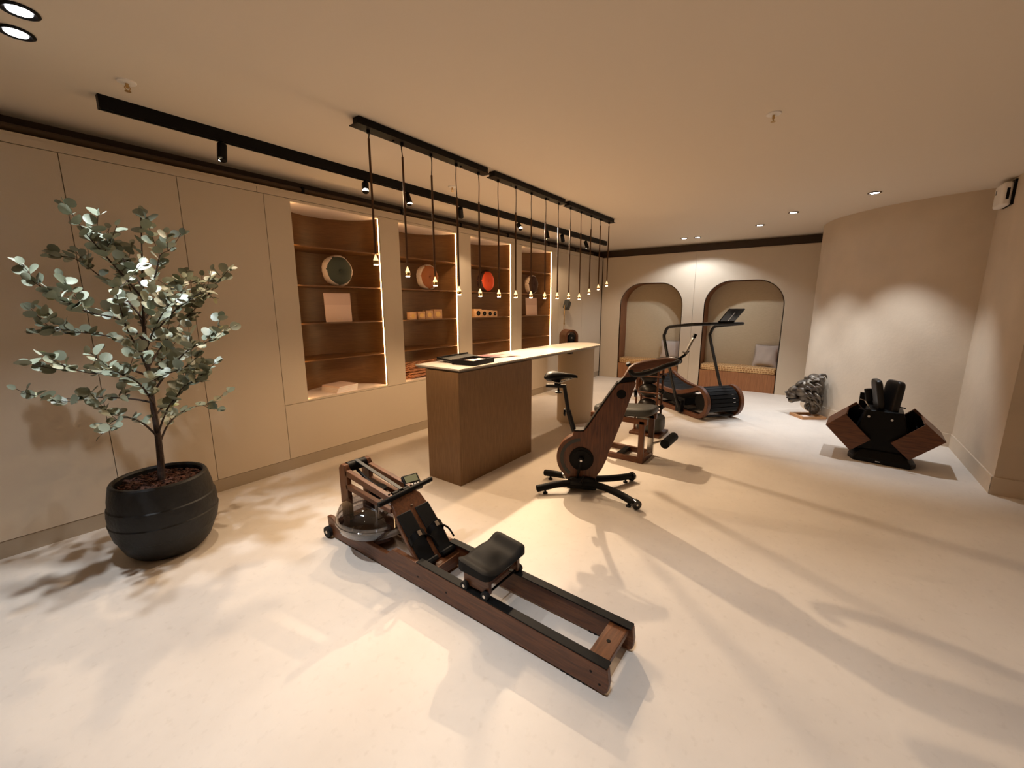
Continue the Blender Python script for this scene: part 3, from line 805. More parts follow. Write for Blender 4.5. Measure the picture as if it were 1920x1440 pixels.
# wooden cubes with round fronts
def cube_row(cx, xs, disc, lbs, grp):
    for (x, s), lb in zip(xs, lbs):
        t = thing('wooden_cube', lb, 'box', (cx+x, WL+0.115, SHELF_Z[1]), R(-14), grp)
        h = s/2
        B(-h, h, -0.045, 0.045, 0, s).build('cube_body', 'maple', t, bevel=0.002)
        MB().cyl((0, -0.047, h), (0, -0.0445, h), s*0.30, n=24).build('round_front', disc, t)
        MB().lathe([(s*0.30, 0), (s*0.34, 0), (s*0.34, 0.004), (s*0.30, 0.004), (s*0.30, 0)], 24, (0, -0.0445, h), Matrix.Rotation(R(90), 4, 'X')).build('ring', 'maple', t)
        if disc == 'black': MB().ell((0, -0.049, h), (s*0.06, 0.004, s*0.06), 10, 6).build('centre_dot', 'steel', t)
cube_row(NX[1], [(-0.24, 0.088), (-0.105, 0.096), (0.025, 0.105), (0.17, 0.12)], 'gold_disc', ['smallest gold-fronted wooden cube, leftmost below the rust pillow', 'second smallest gold-fronted wooden cube below the rust pillow', 'second largest gold-fronted wooden cube below the rust pillow', 'largest gold-fronted wooden cube, rightmost below the rust pillow'], 'gold-fronted cubes')
cube_row(NX[2], [(-0.235, 0.118), (-0.10, 0.106), (0.03, 0.098), (0.145, 0.09)], 'black', ['largest black-fronted wooden cube, leftmost below the red pillow', 'second largest black-fronted wooden cube below the red pillow', 'second smallest black-fronted wooden cube below the red pillow', 'smallest black-fronted wooden cube, rightmost below the red pillow'], 'black-fronted cubes')
# stack of pale books on the first sill
bl = ['lowest pale book in the stack on the niche sill', 'second pale book from the bottom of the stack on the niche sill', 'second pale book from the top of the stack on the niche sill', 'topmost pale pink book of the stack on the niche sill']
for i in range(4):
    t = thing('book', bl[i], 'book', (NX[0]-0.02+0.004*i, WL+0.19, ZS+0.0165*i), R(4+1.5*i), 'pale books stacked on the sill')
    B(-0.125, 0.125, -0.135, 0.135, 0, 0.002).build('cover', 'paper_pink' if i == 3 else 'book_white', t)
    B(-0.125, 0.125, -0.135, 0.135, 0.0140, 0.016).build('cover', 'paper_pink' if i == 3 else 'book_white', t)
    B(-0.120, 0.122, -0.131, 0.131, 0.002, 0.0140).build('pages', 'white_plastic', t)
    B(-0.1265, -0.1245, -0.135, 0.135, 0, 0.016).build('spine', 'paper_pink' if i == 3 else 'book_white', t)
# bundle of twigs lying in the second niche
t = thing('twig_bundle', 'heap of reddish brown twigs lying on the sill behind the counter', 'twigs', (NX[1]-0.06, WL+0.17, ZS))
for i in range(64):
    z = 0.008+0.19*(i/64)*random.uniform(0.55, 1.0)
    hw = 0.34*(1-0.25*z/0.2)*random.uniform(0.75, 1.0); y = random.uniform(-0.12, 0.12)*(1-z*2.0); a = random.uniform(-0.20, 0.20)
    c0 = random.uniform(-0.04, 0.06)
    pa = Vector((c0-hw*math.cos(a), y-hw*math.sin(a)*0.5, max(0.006, z+random.uniform(-.02, .02)))); pb = Vector((c0+hw*math.cos(a), y+hw*math.sin(a)*0.5, max(0.006, z+random.uniform(-.03, .03))))
    pm = (pa+pb)/2+Vector((0, random.uniform(-.02, .02), random.uniform(0.0, .015)))
    MB().tube(smooth_path([pa, pm, pb], 3), [0.0062, 0.006, 0.0058, 0.0056, 0.0052, 0.005, 0.0045], 6).build('twig', 'twig', t)

# pillows in the nooks
def cushion(y, lean, rz, lb):
    t = thing('scatter_cushion', lb, 'cushion', (WB+0.215, y, 0.449), R(rz), 'grey cushions in the nooks')
    M = Matrix.Rotation(R(lean), 4, 'Y')
    mb = MB(); n = 14; vs = []; fs = []
    for s in (1, -1):
        for i in range(n+1):
            for j in range(n+1):
                u = -1+2*i/n; v = -1+2*j/n
                e = (1-abs(u)**2.6)*(1-abs(v)**2.6)
                pin = 1-0.06*(1-abs(u)**2)*(abs(v) > 0.5)*abs(v)-0.06*(1-abs(v)**2)*(abs(u) > 0.5)*abs(u)
                th = s*(0.065*max(e, 0)**0.55+0.004*math.sin(9*u+3*v)*e)
                vs.append(M @ Vector((th, 0.20*u*pin, 0.20+0.20*v*pin)))
    st = (n+1)**2
    for s in range(2):
        for i in range(n):
            for j in range(n):
                a = s*st+i*(n+1)+j
                f = (a, a+1, a+n+2, a+n+1); fs.append(f if s == 0 else f[::-1])
    mb.add(vs, fs).build('cushion_body', 'pillow_fabric', t, ang=80)
    mb = MB(); loop = [M @ Vector((0, 0.20*a, 0.20+0.20*c)) for a, c in ((-1, -1), (1, -1), (1, 1), (-1, 1))]
    mb.tube(loop, 0.004, 6, closed=True).build('piping', 'pillow_fabric', t)
cushion(2.48, 14, 8, 'pale grey cushion in the nook behind the treadmill handle')
cushion(0.80, 14, -10, 'grey cushion in the nook nearest the curved wall')

# wooden pulley post and brass lamp behind the counter
t = thing('pulley_post', 'walnut post with rounded top and black pulley behind the counter', 'fitness machine', (6.50, 3.58, 0), R(-35))
poly = [(-0.12, 0), (0.12, 0), (0.12, 1.02)]+[(0.12*math.cos(PI*k/14), 1.02+0.12*math.sin(PI*k/14)) for k in range(1, 14)]+[(-0.12, 1.02)]
inn = [(-0.085, 0.5), (0.085, 0.5), (0.085, 1.02)]+[(0.085*math.cos(PI*k/14), 1.02+0.085*math.sin(PI*k/14)) for k in range(1, 14)]+[(-0.085, 1.02)]
MB().band(poly, inn, -0.13, 0.13, XZ).build('wood_loop', 'walnut_z', t)
B(-0.085, 0.085, -0.06, 0.10, 0.02, 0.98).build('inner_panel', 'black', t)
MB().cyl((0, -0.12, 1.0), (0, -0.05, 1.0), 0.06, n=24).build('pulley', 'black_metal', t)
MB().cyl((0, -0.125, 1.0), (0, -0.12, 1.0), 0.012, n=12).build('pulley_bolt', 'steel', t)
B(-0.13, 0.13, -0.16, 0.16, 0, 0.02).build('foot_plate', 'black', t)
t = thing('brass_lamp', 'thin brass standing lamp with a dark rectangular head by the wall', 'lamp', (6.79, 3.845, 0))
MB().lathe([(0.0, 0), (0.10, 0), (0.10, 0.012), (0.02, 0.018), (0.0, 0.018)], 24).build('base', 'brass', t)
MB().tube([(0, 0, 0.01), (0.0, 0, 1.30)], 0.007, 8).build('stem', 'brass', t)
MB().tube([(0.012, 0, 1.20), (0.012, 0, 1.56)], 0.006, 8).build('upper_stem', 'brass', t)
MB().cyl((0.0, 0, 1.22), (0.02, 0, 1.22), 0.012, n=10).build('clamp', 'brass', t)
M = Matrix.Translation((0.10, 0.0, 1.56)) @ Matrix.Rotation(R(28), 4, 'Y')
MB().bx(-0.055, 0.055, -0.045, 0.045, -0.075, 0.075, M).build('lamp_head', 'grey_leather', t, bevel=0.004)
MB().tube([(0.012, 0, 1.555), (0.06, 0, 1.565)], 0.005, 8).build('head_joint', 'brass', t)
# ================================================================== WATER ROWER (along the room's y axis)
t = thing('rowing_machine', 'walnut water rowing machine with a clear tank and black seat in the foreground', 'rowing machine', (1.51, 0.54, 0))
def ramp(y): return 0.128+0.018*y
for s in (-1, 1):
    x0, x1 = sorted((s*0.150, s*0.122))
    poly = [(0.012, 0.010), (1.60, 0.012), (1.98, 0.014), (2.025, 0.03), (2.035, 0.145), (1.985, 0.150), (1.90, 0.105), (1.40, 0.105), (1.335, 0.155), (1.16, 0.150), (0.0, 0.128), (-0.008, 0.07), (-0.004, 0.025)]
    rail = MB().prism(poly, x0, x1, YZ).build('rail', 'walnut_y', t, bevel=0.003)
    xa, xb = sorted((s*0.150, s*0.106))
    MB().prism([(0.002, 0.129), (1.13, 0.150), (1.13, 0.156), (0.002, 0.135)], xa, xb, YZ).build('rail_strip', 'black_soft', rail)
    for k in range(5): MB().cyl((s*0.136-0.012, 0.10+0.026*k, 0.008), (s*0.136+0.012, 0.10+0.026*k, 0.008), 0.008, n=8).build('rubber_foot', 'rubber', rail)
    for yy, zz in ((0.07, 0.085), (0.03, 0.045), (0.90, 0.07), (1.12, 0.07)):
        MB().cyl((s*0.1505, yy, zz), (s*0.1485, yy, zz), 0.006, n=10).build('bolt', 'black', rail)
    MB().cyl((s*0.175, 2.015, 0.040), (s*0.150, 2.015, 0.040), 0.038, n=20).build('transport_wheel', 'rubber', t)
    MB().cyl((s*0.177, 2.015, 0.040), (s*0.174, 2.015, 0.040), 0.012, n=12).build('wheel_hub', 'steel', t)
B(-0.122, 0.122, 0.015, 0.105, 0.094, 0.122).build('rear_crossboard', 'walnut_x', t, bevel=0.003)
MB().cyl((0.0, 0.06, 0.121), (0.0, 0.06, 0.1235), 0.009, n=12).build('crossboard_bolt', 'black', t)
B(-0.122, 0.122, 1.06, 1.14, 0.03, 0.10).build('middle_crossboard', 'walnut_x', t)
B(-0.122, 0.122, 1.93, 1.99, 0.03, 0.12).build('front_crossboard', 'walnut_x', t)
MB().tube([(-0.085, 0.10, 0.105), (-0.085, 1.10, 0.125)], 0.0045, 8).build('recoil_cord', 'black', t)
# seat
seat = []
mb = MB(); nx, ny = 20, 12; vs = []; fs = []
def seat_z(u, v):
    return 0.292 + 0.020*abs(u)**1.6 - 0.020*math.exp(-(u/0.28)**2)*max(0, -v) - 0.012*math.exp(-((abs(u)-0.5)/0.25)**2) + 0.012*v
for lay in (0, 1):
    for i in range(nx+1):
        for j in range(ny+1):
            u = -1+2*i/nx; v = -1+2*j/ny
            k = 1.0
            x = 0.165*math.copysign(abs(u)**0.9, u); y = 0.105*v
            # rounded outline
            if abs(u) > 0.75 and abs(v) > 0.65:
                cxx = math.copysign(0.75, u); cyy = math.copysign(0.65, v)
                dx = (abs(u)-0.75)/0.25; dy = (abs(v)-0.65)/0.35
                m = max(dx, dy); h = math.hypot(dx, dy)
                if h > 1e-6:
                    dx *= m/h; dy *= m/h
                u2 = math.copysign(0.75+0.25*dx, u); v2 = math.copysign(0.65+0.35*dy, v)
                x = 0.165*math.copysign(abs(u2)**0.9, u2); y = 0.105*v2
            edge = max(abs(u), abs(v))
            z = seat_z(u, v)-0.010*max(0, (edge-0.85)/0.15)**2 if lay == 0 else 0.250+0.008*max(0, (edge-0.85)/0.15)**2
            vs.append((x, 0.705+y, z))
st = (nx+1)*(ny+1)
for lay in (0, 1):
    for i in range(nx):
        for j in range(ny):
            a = lay*st+i*(ny+1)+j; f = (a, a+1, a+ny+2, a+ny+1); fs.append(f if lay else f[::-1])
bd = [i*(ny+1) for i in range(nx+1)]+[nx*(ny+1)+j for j in range(1, ny+1)]+[i*(ny+1)+ny for i in range(nx-1, -1, -1)]+[j for j in range(ny-1, 0, -1)]
for k in range(len(bd)):
    a, c = bd[k], bd[(k+1) % len(bd)]; fs.append((a, c, st+c, st+a))
mb.add(vs, fs).build('seat_pad', 'black_soft', t, ang=50)
for s in (-1, 1):
    x0, x1 = sorted((s*0.128, s*0.106))
    box = B(x0, x1, 0.625, 0.79, 0.162, 0.254).build('seat_side', 'walnut_y', t, bevel=0.002)
    for yy in (0.640, 0.775):
        wz = 0.163
        MB().cyl((s*0.148, yy, wz), (s*0.128, yy, wz), 0.022, n=18).build('roller', 'rubber', box)
        MB().cyl((s*0.150, yy, wz), (s*0.147, yy, wz), 0.009, n=12).build('roller_hub', 'steel', box)
B(-0.106, 0.106, 0.765, 0.785, 0.175, 0.252).build('seat_crossbar', 'walnut_x', t)
B(-0.106, 0.106, 0.64, 0.66, 0.195, 0.252).build('seat_crossbar', 'walnut_x', t)
MB().cyl((-0.128, 0.64, 0.163), (0.128, 0.64, 0.163), 0.006, n=8).build('axle', 'black', t)
# foot board leaning against the tank frame
fb0 = Vector((0, 1.12, 0.10)); fb1 = Vector((0, 1.40, 0.415))
d = (fb1-fb0).normalized(); L = (fb1-fb0).length; nrm = Vector((0, -d.z, d.y))
def FB(x, u, h): return Vector((x, 0, 0))+fb0+d*u+nrm*h
def fbox(x0, x1, u0, u1, h0, h1):
    vs = [FB(x, u, h) for x in (x0, x1) for u in (u0, u1) for h in (h0, h1)]
    return MB().add(vs, [(0, 1, 3, 2), (4, 6, 7, 5), (0, 4, 5, 1), (2, 3, 7, 6), (0, 2, 6, 4), (1, 5, 7, 3)])
poly = [(-0.122, 0), (0.122, 0), (0.132, 0.12), (0.128, 0.26), (0.105, L-0.02), (0.085, L), (-0.085, L), (-0.105, L-0.02), (-0.128, 0.26), (-0.132, 0.12)]
MB().prism(poly, -0.012, 0.012, lambda a, u, h: FB(a, u, h)).build('foot_board', 'walnut_y', t, bevel=0.003)
fbox(0.000, 0.020, 0.345, 0.352, 0.0125, 0.016).build('maker_plate', 'steel', t)
for s in (-1, 1):
    c = s*0.068
    pad = fbox(c-0.052, c+0.052, 0.02, 0.325, 0.0125, 0.022).build('foot_pad', 'black_soft', t, bevel=0.006)
    fbox(c-0.050, c+0.050, -0.005, 0.025, 0.0125, 0.05).build('heel_rest', 'black_soft', pad, bevel=0.008)
    pts = [FB(c-0.056, 0.15, 0.012), FB(c-0.05, 0.165, 0.04), FB(c-0.02, 0.175, 0.058), FB(c+0.02, 0.175, 0.058), FB(c+0.05, 0.165, 0.04), FB(c+0.056, 0.15, 0.012)]
    sp = smooth_path(pts, 4); mb = MB(); vs = []; fs = []
    for p in sp: vs += [p-d*0.020, p+d*0.020, p-d*0.020+nrm*0.003, p+d*0.020+nrm*0.003]
    for k in range(len(sp)-1):
        o = 4*k; q = o+4; fs += [(o, q, q+1, o+1), (o+2, o+3, q+3, q+2), (o, o+2, q+2, q), (o+1, q+1, q+3, o+3)]
    mb.add(vs, fs).build('strap', 'black', pad)
    fbox(c-0.012, c+0.012, 0.16, 0.19, 0.060, 0.066).build('buckle', 'steel', pad)
    MB().tube(smooth_path([FB(c+0.05, 0.16, 0.03), FB(c+0.085, 0.12, 0.025), FB(c+0.095, 0.06, 0.02)], 4), 0.006, 6).build('strap_tail', 'black', pad)
# tank frame
for s in (-1, 1):
    xx = s*0.083
    x0, x1 = xx-0.016, xx+0.016
    MB().prism([(1.845, 0.03), (1.93, 0.03), (1.93, 0.50), (1.905, 0.53), (1.865, 0.53), (1.845, 0.50)], x0, x1, YZ).build('front_post', 'walnut_z', t, bevel=0.003)
    MB().prism([(1.395, 0.400), (1.395, 0.438), (1.86, 0.500), (1.86, 0.458)], x0, x1, YZ).build('top_bar', 'walnut_y', t, bevel=0.003)
    MB().prism([(1.405, 0.335), (1.405, 0.362), (1.86, 0.400), (1.86, 0.366)], x0, x1, YZ).build('lower_bar', 'walnut_y', t, bevel=0.002)
    MB().cyl((xx, 1.43, 0.437), (xx, 1.43, 0.4475), 0.007, n=10).build('bolt', 'black', t)
B(-0.067, 0.067, 1.395, 1.425, 0.33, 0.43).build('frame_end_block', 'walnut_x', t)
MB().cyl((-0.067, 1.885, 0.502), (0.067, 1.885, 0.502), 0.034, n=24).build('front_pulley', 'black', t)
MB().cyl((-0.06, 1.43, 0.432), (0.06, 1.43, 0.432), 0.018, n=16).build('rear_pulley', 'black', t)
MB().cyl((0, 1.66, 0.34), (0, 1.66, 0.40), 0.055, n=24).build('drive_drum', 'black', t)
MB().prism([(1.42, 0.452), (1.42, 0.456), (1.70, 0.505), (1.885, 0.540), (1.885, 0.535), (1.70, 0.500)], -0.012, 0.012, YZ).build('pull_belt', 'grey_leather', t)
MB().tube(smooth_path([(0, 1.62, 0.39), (0, 1.75, 0.42), (0, 1.88, 0.47)], 4), 0.010, 8).build('lower_belt', 'black', t)
# handle bar resting across
MB().tube([(-0.185, 1.395, 0.428), (-0.18, 1.395, 0.428), (0.235, 1.415, 0.436), (0.24, 1.415, 0.436)], [0.012, 0.016, 0.016, 0.012], 14).build('handle', 'black_soft', t)
MB().tube([(-0.02, 1.41, 0.44), (0.0, 1.44, 0.452), (0.02, 1.41, 0.442)], 0.005, 8).build('handle_clip', 'black', t)
# monitor
M = Matrix.Translation((0.120, 1.465, 0.440)) @ Matrix.Rotation(R(-14), 4, 'Z') @ Matrix.Rotation(R(40), 4, 'X')
mon = MB().bx(-0.055, 0.055, -0.055, 0.055, -0.013, 0.013, M).build('monitor', 'black', t, bevel=0.006)
MB().bx(-0.042, 0.042, 0.0, 0.045, 0.0135, 0.0145, M).build('screen', 'concrete_screen', mon)
for a in range(4):
    for c in range(2):
        MB().bx(-0.038+a*0.021, -0.024+a*0.021, -0.042+c*0.018, -0.031+c*0.018, 0.013, 0.0155, M).build('button', 'white_plastic', mon)
MB().tube([(0.083, 1.47, 0.425), (0.12, 1.47, 0.43)], 0.010, 8).build('monitor_arm', 'black', t)
# tank: clear shell, water, paddle hub
TC = (0, 1.685, 0)
outer = [(0.06, 0.115), (0.15, 0.112), (0.205, 0.125), (0.238, 0.155), (0.250, 0.195), (0.252, 0.215), (0.247, 0.245), (0.225, 0.285), (0.18, 0.316), (0.12, 0.332), (0.05, 0.336)]
MB().lathe([(0.0, 0.115)]+outer, 56, TC).build('water_tank', 'clear_plastic', t, ang=60)
MB().lathe([(0.0, 0.121), (0.14, 0.121), (0.198, 0.133), (0.228, 0.16), (0.240, 0.192), (0.0, 0.192)], 48, TC).build('water', 'water', t, ang=60)
MB().lathe([(0.2525, 0.200), (0.257, 0.203), (0.257, 0.210), (0.2525, 0.213), (0.2525, 0.200)], 56, TC).build('tank_seam', 'clear_plastic', t)
MB().lathe([(0.0, 0.125), (0.03, 0.125), (0.022, 0.15), (0.012, 0.16), (0.012, 0.335), (0.03, 0.337), (0.03, 0.345), (0, 0.345)], 20, TC).build('paddle_shaft', 'steel', t)
for k in range(3):
    M = Matrix.Translation(TC) @ Matrix.Rotation(2*PI*k/3+0.4, 4, 'Z')
    MB().bx(0.015, 0.17, -0.003, 0.003, 0.14, 0.185, M).build('paddle', 'grey_leather', t)
MB().lathe([(0.0, 0.05), (0.115, 0.05), (0.115, 0.110), (0.0, 0.110)], 8, TC).build('tank_cradle', 'walnut_x', t)

# ================================================================== EXERCISE BIKE
BA = math.atan2(-0.915, 0.403)
t = thing('exercise_bike', 'walnut exercise bike with black saddle and curved black feet', 'exercise bike', (3.068, 1.475, 0), BA)
cc = (-0.055, 0.292); rc = 0.208
poly = []
a0, a1 = R(112), R(222)
for k in range(19):
    a = a0+(a1-a0)*k/18; poly.append((cc[0]+rc*math.cos(a), cc[1]+rc*math.sin(a)))
poly += [(-0.165, 0.10), (-0.155, 0.05), (0.058, 0.05), (0.066, 0.13), (0.115, 0.215), (0.150, 0.30), (0.163, 0.36), (0.20, 0.46), (0.262, 0.645), (0.350, 0.945), (0.345, 0.962), (0.213, 0.938), (0.195, 0.915), (-0.02, 0.560), (-0.045, 0.530), (-0.125, 0.524)]
MB().prism(poly, -0.045, 0.045, XZ).build('body', 'walnut_z', t, bevel=0.005)
mb = MB()
edge = smooth_path([(0.213, 0, 0.944), (0.10, 0, 0.765), (-0.02, 0, 0.568), (-0.048, 0, 0.536), (-0.13, 0, 0.531)], 5)
vs = []; fs = []
for p in edge:
    for y in (-0.047, 0.047): vs += [(p.x, y, p.z), (p.x-0.004, y, p.z+0.006)]
for k in range(len(edge)-1):
    o = 4*k; q = o+4; fs += [(o, q, q+2, o+2), (o+1, o+3, q+3, q+1), (o, o+1, q+1, q), (o+2, q+2, q+3, o+3)]
mb.add(vs, fs).build('edge_strip', 'black_metal', t)
# slot showing the flywheel rim
def arcband(r0, r1, a0, a1, n=16):
    o = [(cc[0]+r1*math.cos(R(a0+(a1-a0)*k/n)), cc[1]+r1*math.sin(R(a0+(a1-a0)*k/n))) for k in range(n+1)]
    i = [(cc[0]+r0*math.cos(R(a0+(a1-a0)*k/n)), cc[1]+r0*math.sin(R(a0+(a1-a0)*k/n))) for k in range(n, -1, -1)]
    return o+i
for s in (-1, 1):
    MB().prism(arcband(0.150, 0.178, 95, 235), s*0.0445, s*0.0475, XZ).build('flywheel_slot', 'grey_leather', t)
    MB().cyl((cc[0], s*0.044, cc[1]), (cc[0], s*0.056, cc[1]), 0.100, n=40).build('chain_cover', 'black_soft', t)
    MB().cyl((cc[0], s*0.056, cc[1]), (cc[0], s*0.060, cc[1]), 0.078, n=32).build('chain_cover_rim', 'black', t)
    MB().cyl((cc[0], s*0.058, cc[1]), (cc[0], s*0.095, cc[1]), 0.022, n=20).build('crank_hub', 'black', t)
    MB().cyl((cc[0], s*0.095, cc[1]), (cc[0], s*0.099, cc[1]), 0.010, n=14).build('crank_bolt', 'steel', t)
    ang = R(-100) if s < 0 else R(80)
    e = (cc[0]+0.165*math.cos(ang), cc[1]+0.165*math.sin(ang))
    MB().tube([(cc[0], s*0.080, cc[1]), (e[0], s*0.088, e[1])], [0.014, 0.010], 10).build('crank', 'black', t)
    ped = MB().bx(e[0]-0.045, e[0]+0.045, min(s*0.10, s*0.19), max(s*0.10, s*0.19), e[1]-0.011, e[1]+0.011).build('pedal', 'black', t, bevel=0.005)
    MB().tube(smooth_path([(e[0]+0.03, s*0.105, e[1]+0.008), (e[0]+0.055, s*0.12, e[1]+0.045), (e[0]+0.055, s*0.17, e[1]+0.045), (e[0]+0.03, s*0.185, e[1]+0.008)], 4), 0.005, 6).build('toe_strap', 'black', ped)
    MB().cyl((0.243, s*0.0445, 0.857), (0.243, s*0.0475, 0.857), 0.037, n=24).build('badge', 'black_soft', t)
MB().prism([(-0.17, 0.03), (0.075, 0.03), (0.070, 0.125), (0.0, 0.14), (-0.15, 0.125)], -0.075, 0.075, XZ).build('base_block', 'black', t, bevel=0.01)
# curved feet
def foot(pts):
    p = smooth_path(pts, 7)
    MB().tube(p, [0.020, 0.027]+[0.029]*(len(p)-3)+[0.027], 14).build('curved_foot', 'black_soft', t, ang=60)
foot([(-0.410, -0.178, 0.048), (-0.37, -0.160, 0.054), (-0.22, -0.095, 0.074), (-0.05, -0.060, 0.080), (0.10, -0.075, 0.078), (0.25, -0.160, 0.066), (0.372, -0.268, 0.050)])
foot([(-0.392, 0.178, 0.048), (-0.35, 0.158, 0.055), (-0.22, 0.095, 0.074), (-0.05, 0.060, 0.080), (0.10, 0.075, 0.078), (0.25, 0.160, 0.066), (0.366, 0.262, 0.050)])
for x, y in ((0.372, -0.268), (0.366, 0.262)):
    s = 1 if y > 0 else -1
    MB().cyl((x+0.005, y-s*0.006, 0.044), (x+0.020, y+s*0.022, 0.044), 0.038, n=22).build('roller_wheel', 'black_gloss', t)
    MB().cyl((x+0.018, y+s*0.020, 0.044), (x+0.021, y+s*0.025, 0.044), 0.008, n=12).build('wheel_bolt', 'steel', t)
for x, y in ((-0.34, -0.145), (-0.335, 0.15), (0.33, -0.235), (0.325, 0.228)):
    MB().lathe([(0.0, 0), (0.020, 0), (0.020, 0.010), (0.008, 0.014), (0.008, 0.030), (0, 0.030)], 16, (x, y, 0)).build('levelling_foot', 'rubber', t)
MB().tube([(-0.22, 0.096, 0.075), (-0.185, 0.082, 0.078)], 0.0285, 14).build('foot_sleeve', 'steel', t)
# saddle
prof = [(-0.374, 0.080, 0.950, 0.990), (-0.355, 0.088, 0.932, 1.010), (-0.31, 0.088, 0.926, 1.018), (-0.26, 0.070, 0.938, 1.012), (-0.21, 0.042, 0.955, 1.006), (-0.16, 0.028, 0.962, 1.002), (-0.12, 0.022, 0.965, 0.992), (-0.108, 0.014, 0.963, 0.980)]
mb = MB(); vs = []; fs = []; n = 16
for x, hw, zb, zt in prof:
    for k in range(n):
        a = 2*PI*k/n; zc = (zb+zt)/2; hz = (zt-zb)/2
        vs.append((x, hw*math.cos(a), zc+hz*(math.sin(a) if math.sin(a) > 0 else math.sin(a)*(0.4+0.6*(1-abs(math.cos(a)))))))
for i in range(len(prof)-1):
    for k in range(n): fs.append((i*n+k, i*n+(k+1) % n, (i+1)*n+(k+1) % n, (i+1)*n+k))
fs += [tuple(range(n)), tuple((len(prof)-1)*n+k for k in range(n))]
mb.add(vs, fs).build('saddle', 'black', t, ang=70)
MB().tube(smooth_path([(-0.33, -0.03, 0.945), (-0.26, -0.03, 0.925), (-0.20, -0.02, 0.945), (-0.14, -0.012, 0.966)], 4), 0.004, 6).build('saddle_rail', 'steel', t)
MB().tube(smooth_path([(-0.33, 0.03, 0.945), (-0.26, 0.03, 0.925), (-0.20, 0.02, 0.945), (-0.14, 0.012, 0.966)], 4), 0.004, 6).build('saddle_rail', 'steel', t)
B(-0.295, -0.245, -0.025, 0.025, 0.905, 0.945).build('saddle_clamp', 'black', t, bevel=0.004)
B(-0.366, -0.200, -0.022, 0.022, 0.882, 0.908).build('saddle_slider', 'black_metal', t, bevel=0.003)
MB().lathe([(0.0, 0.0), (0.030, 0.0), (0.034, 0.008), (0.010, 0.016), (0.006, 0.045), (0, 0.045)], 16, (-0.262, 0, 0.838)).build('slider_knob', 'black', t)
MB().tube([(-0.214, 0, 0.89), (-0.176, 0, 0.682)], 0.016, 12).build('seat_post', 'black_metal', t)
MB().tube([(-0.178, 0, 0.69), (-0.125, 0, 0.515)], 0.021, 12).build('post_sleeve', 'black_metal', t)
MB().cyl((-0.18, 0, 0.675), (-0.20, 0, 0.672), 0.006, n=10).build('post_knob_stem', 'steel', t)
MB().lathe([(0, -0.006), (0.034, -0.008), (0.034, 0.008), (0, 0.008)], 5, (-0.207, 0, 0.672), Matrix.Rotation(R(90), 4, 'Y')).build('post_knob', 'black', t, bevel=0.003)
MB().cyl((0.322, 0, 0.868), (0.345, 0, 0.866), 0.008, n=10).build('front_knob_stem', 'steel', t)
MB().lathe([(0, -0.008), (0.034, -0.010), (0.034, 0.010), (0, 0.010)], 5, (0.354, 0, 0.862), Matrix.Rotation(R(90), 4, 'Y')).build('front_knob', 'black', t, bevel=0.003)
# neck and handlebar
MB().prism([(0.205, 0.935), (0.345, 0.965), (0.372, 1.02), (0.258, 0.995)], -0.034, 0.034, XZ).build('neck_sleeve', 'black', t)
MB().prism([(0.250, 0.985), (0.372, 1.010), (0.395, 1.050), (0.60, 1.105), (0.665, 1.120), (0.665, 1.150), (0.56, 1.150), (0.40, 1.120), (0.335, 1.100), (0.295, 1.070)], -0.040, 0.040, XZ).build('neck', 'walnut_x', t, bevel=0.008)
for s in (-1, 1):
    p = smooth_path([(0.655, s*0.045, 1.135), (0.62, s*0.13, 1.128), (0.54, s*0.19, 1.110), (0.46, s*0.205, 1.075), (0.38, s*0.215, 1.050), (0.315, s*0.215, 1.045), (0.292, s*0.205, 1.075)], 5)
    MB().tube(p, 0.019, 12).build('handlebar', 'black_metal', t, ang=60)
MB().cyl((0.655, -0.05, 1.135), (0.655, 0.05, 1.135), 0.024, n=16).build('bar_clamp', 'black', t)
M = Matrix.Translation((0.735, 0, 1.262)) @ Matrix.Rotation(R(22), 4, 'Y')
MB().bx(-0.007, 0.007, -0.020, 0.020, -0.072, 0.075, M).build('tablet_rest', 'steel', t, bevel=0.002)
MB().bx(-0.010, 0.010, -0.022, 0.022, 0.05, 0.082, M).build('tablet_clamp', 'black', t)
MB().bx(-0.028, 0.010, -0.024, 0.024, -0.082, -0.072, M).build('tablet_ledge', 'steel', t)
MB().tube([(0.66, 0, 1.145), (0.70, 0, 1.175), (0.725, 0, 1.21)], 0.010, 10).build('tablet_arm', 'black', t)

# ================================================================== TRAINING BENCH behind the bike
t = thing('training_bench', 'low walnut training bench with grey pad and black leg roll behind the bike', 'training bench', (4.085, 1.30, 0))
for s in (-1, 1):
    x0, x1 = sorted((s*0.165, s*0.130))
    B(x0, x1, 0.0, 0.055, 0.0, 0.435).build('leg', 'walnut_z', t, bevel=0.003)
    B(x0, x1, 0.50, 0.555, 0.0, 0.435).build('leg', 'walnut_z', t, bevel=0.003)
    B(x0, x1, 0.055, 0.50, 0.0, 0.055).build('base_rail', 'walnut_y', t, bevel=0.003)
    B(x0, x1, -0.02, 0.575, 0.40, 0.455).build('top_rail', 'walnut_y', t, bevel=0.003)
B(-0.130, 0.130, 0.0, 0.05, 0.0, 0.05).build('cross_rail', 'walnut_x', t)
B(-0.130, 0.130, 0.24, 0.29, 0.015, 0.05).build('cross_rail', 'black', t)
B(-0.130, 0.130, 0.50, 0.55, 0.0, 0.05).build('cross_rail', 'walnut_x', t)
mb = rbox((0, 0.26, 0.490), (0.165, 0.315, 0.045), 0.42)
for v in mb.v: v.z += 0.030*max(0, (0.26-v.y)/0.3)-0.01*max(0, (v.y-0.3)/0.3)
mb.build('seat_pad', 'grey_leather', t, ang=70)
MB().cyl((-0.15, -0.20, 0.245), (0.15, -0.20, 0.245), 0.044, n=22).build('leg_roll', 'black_soft', t)
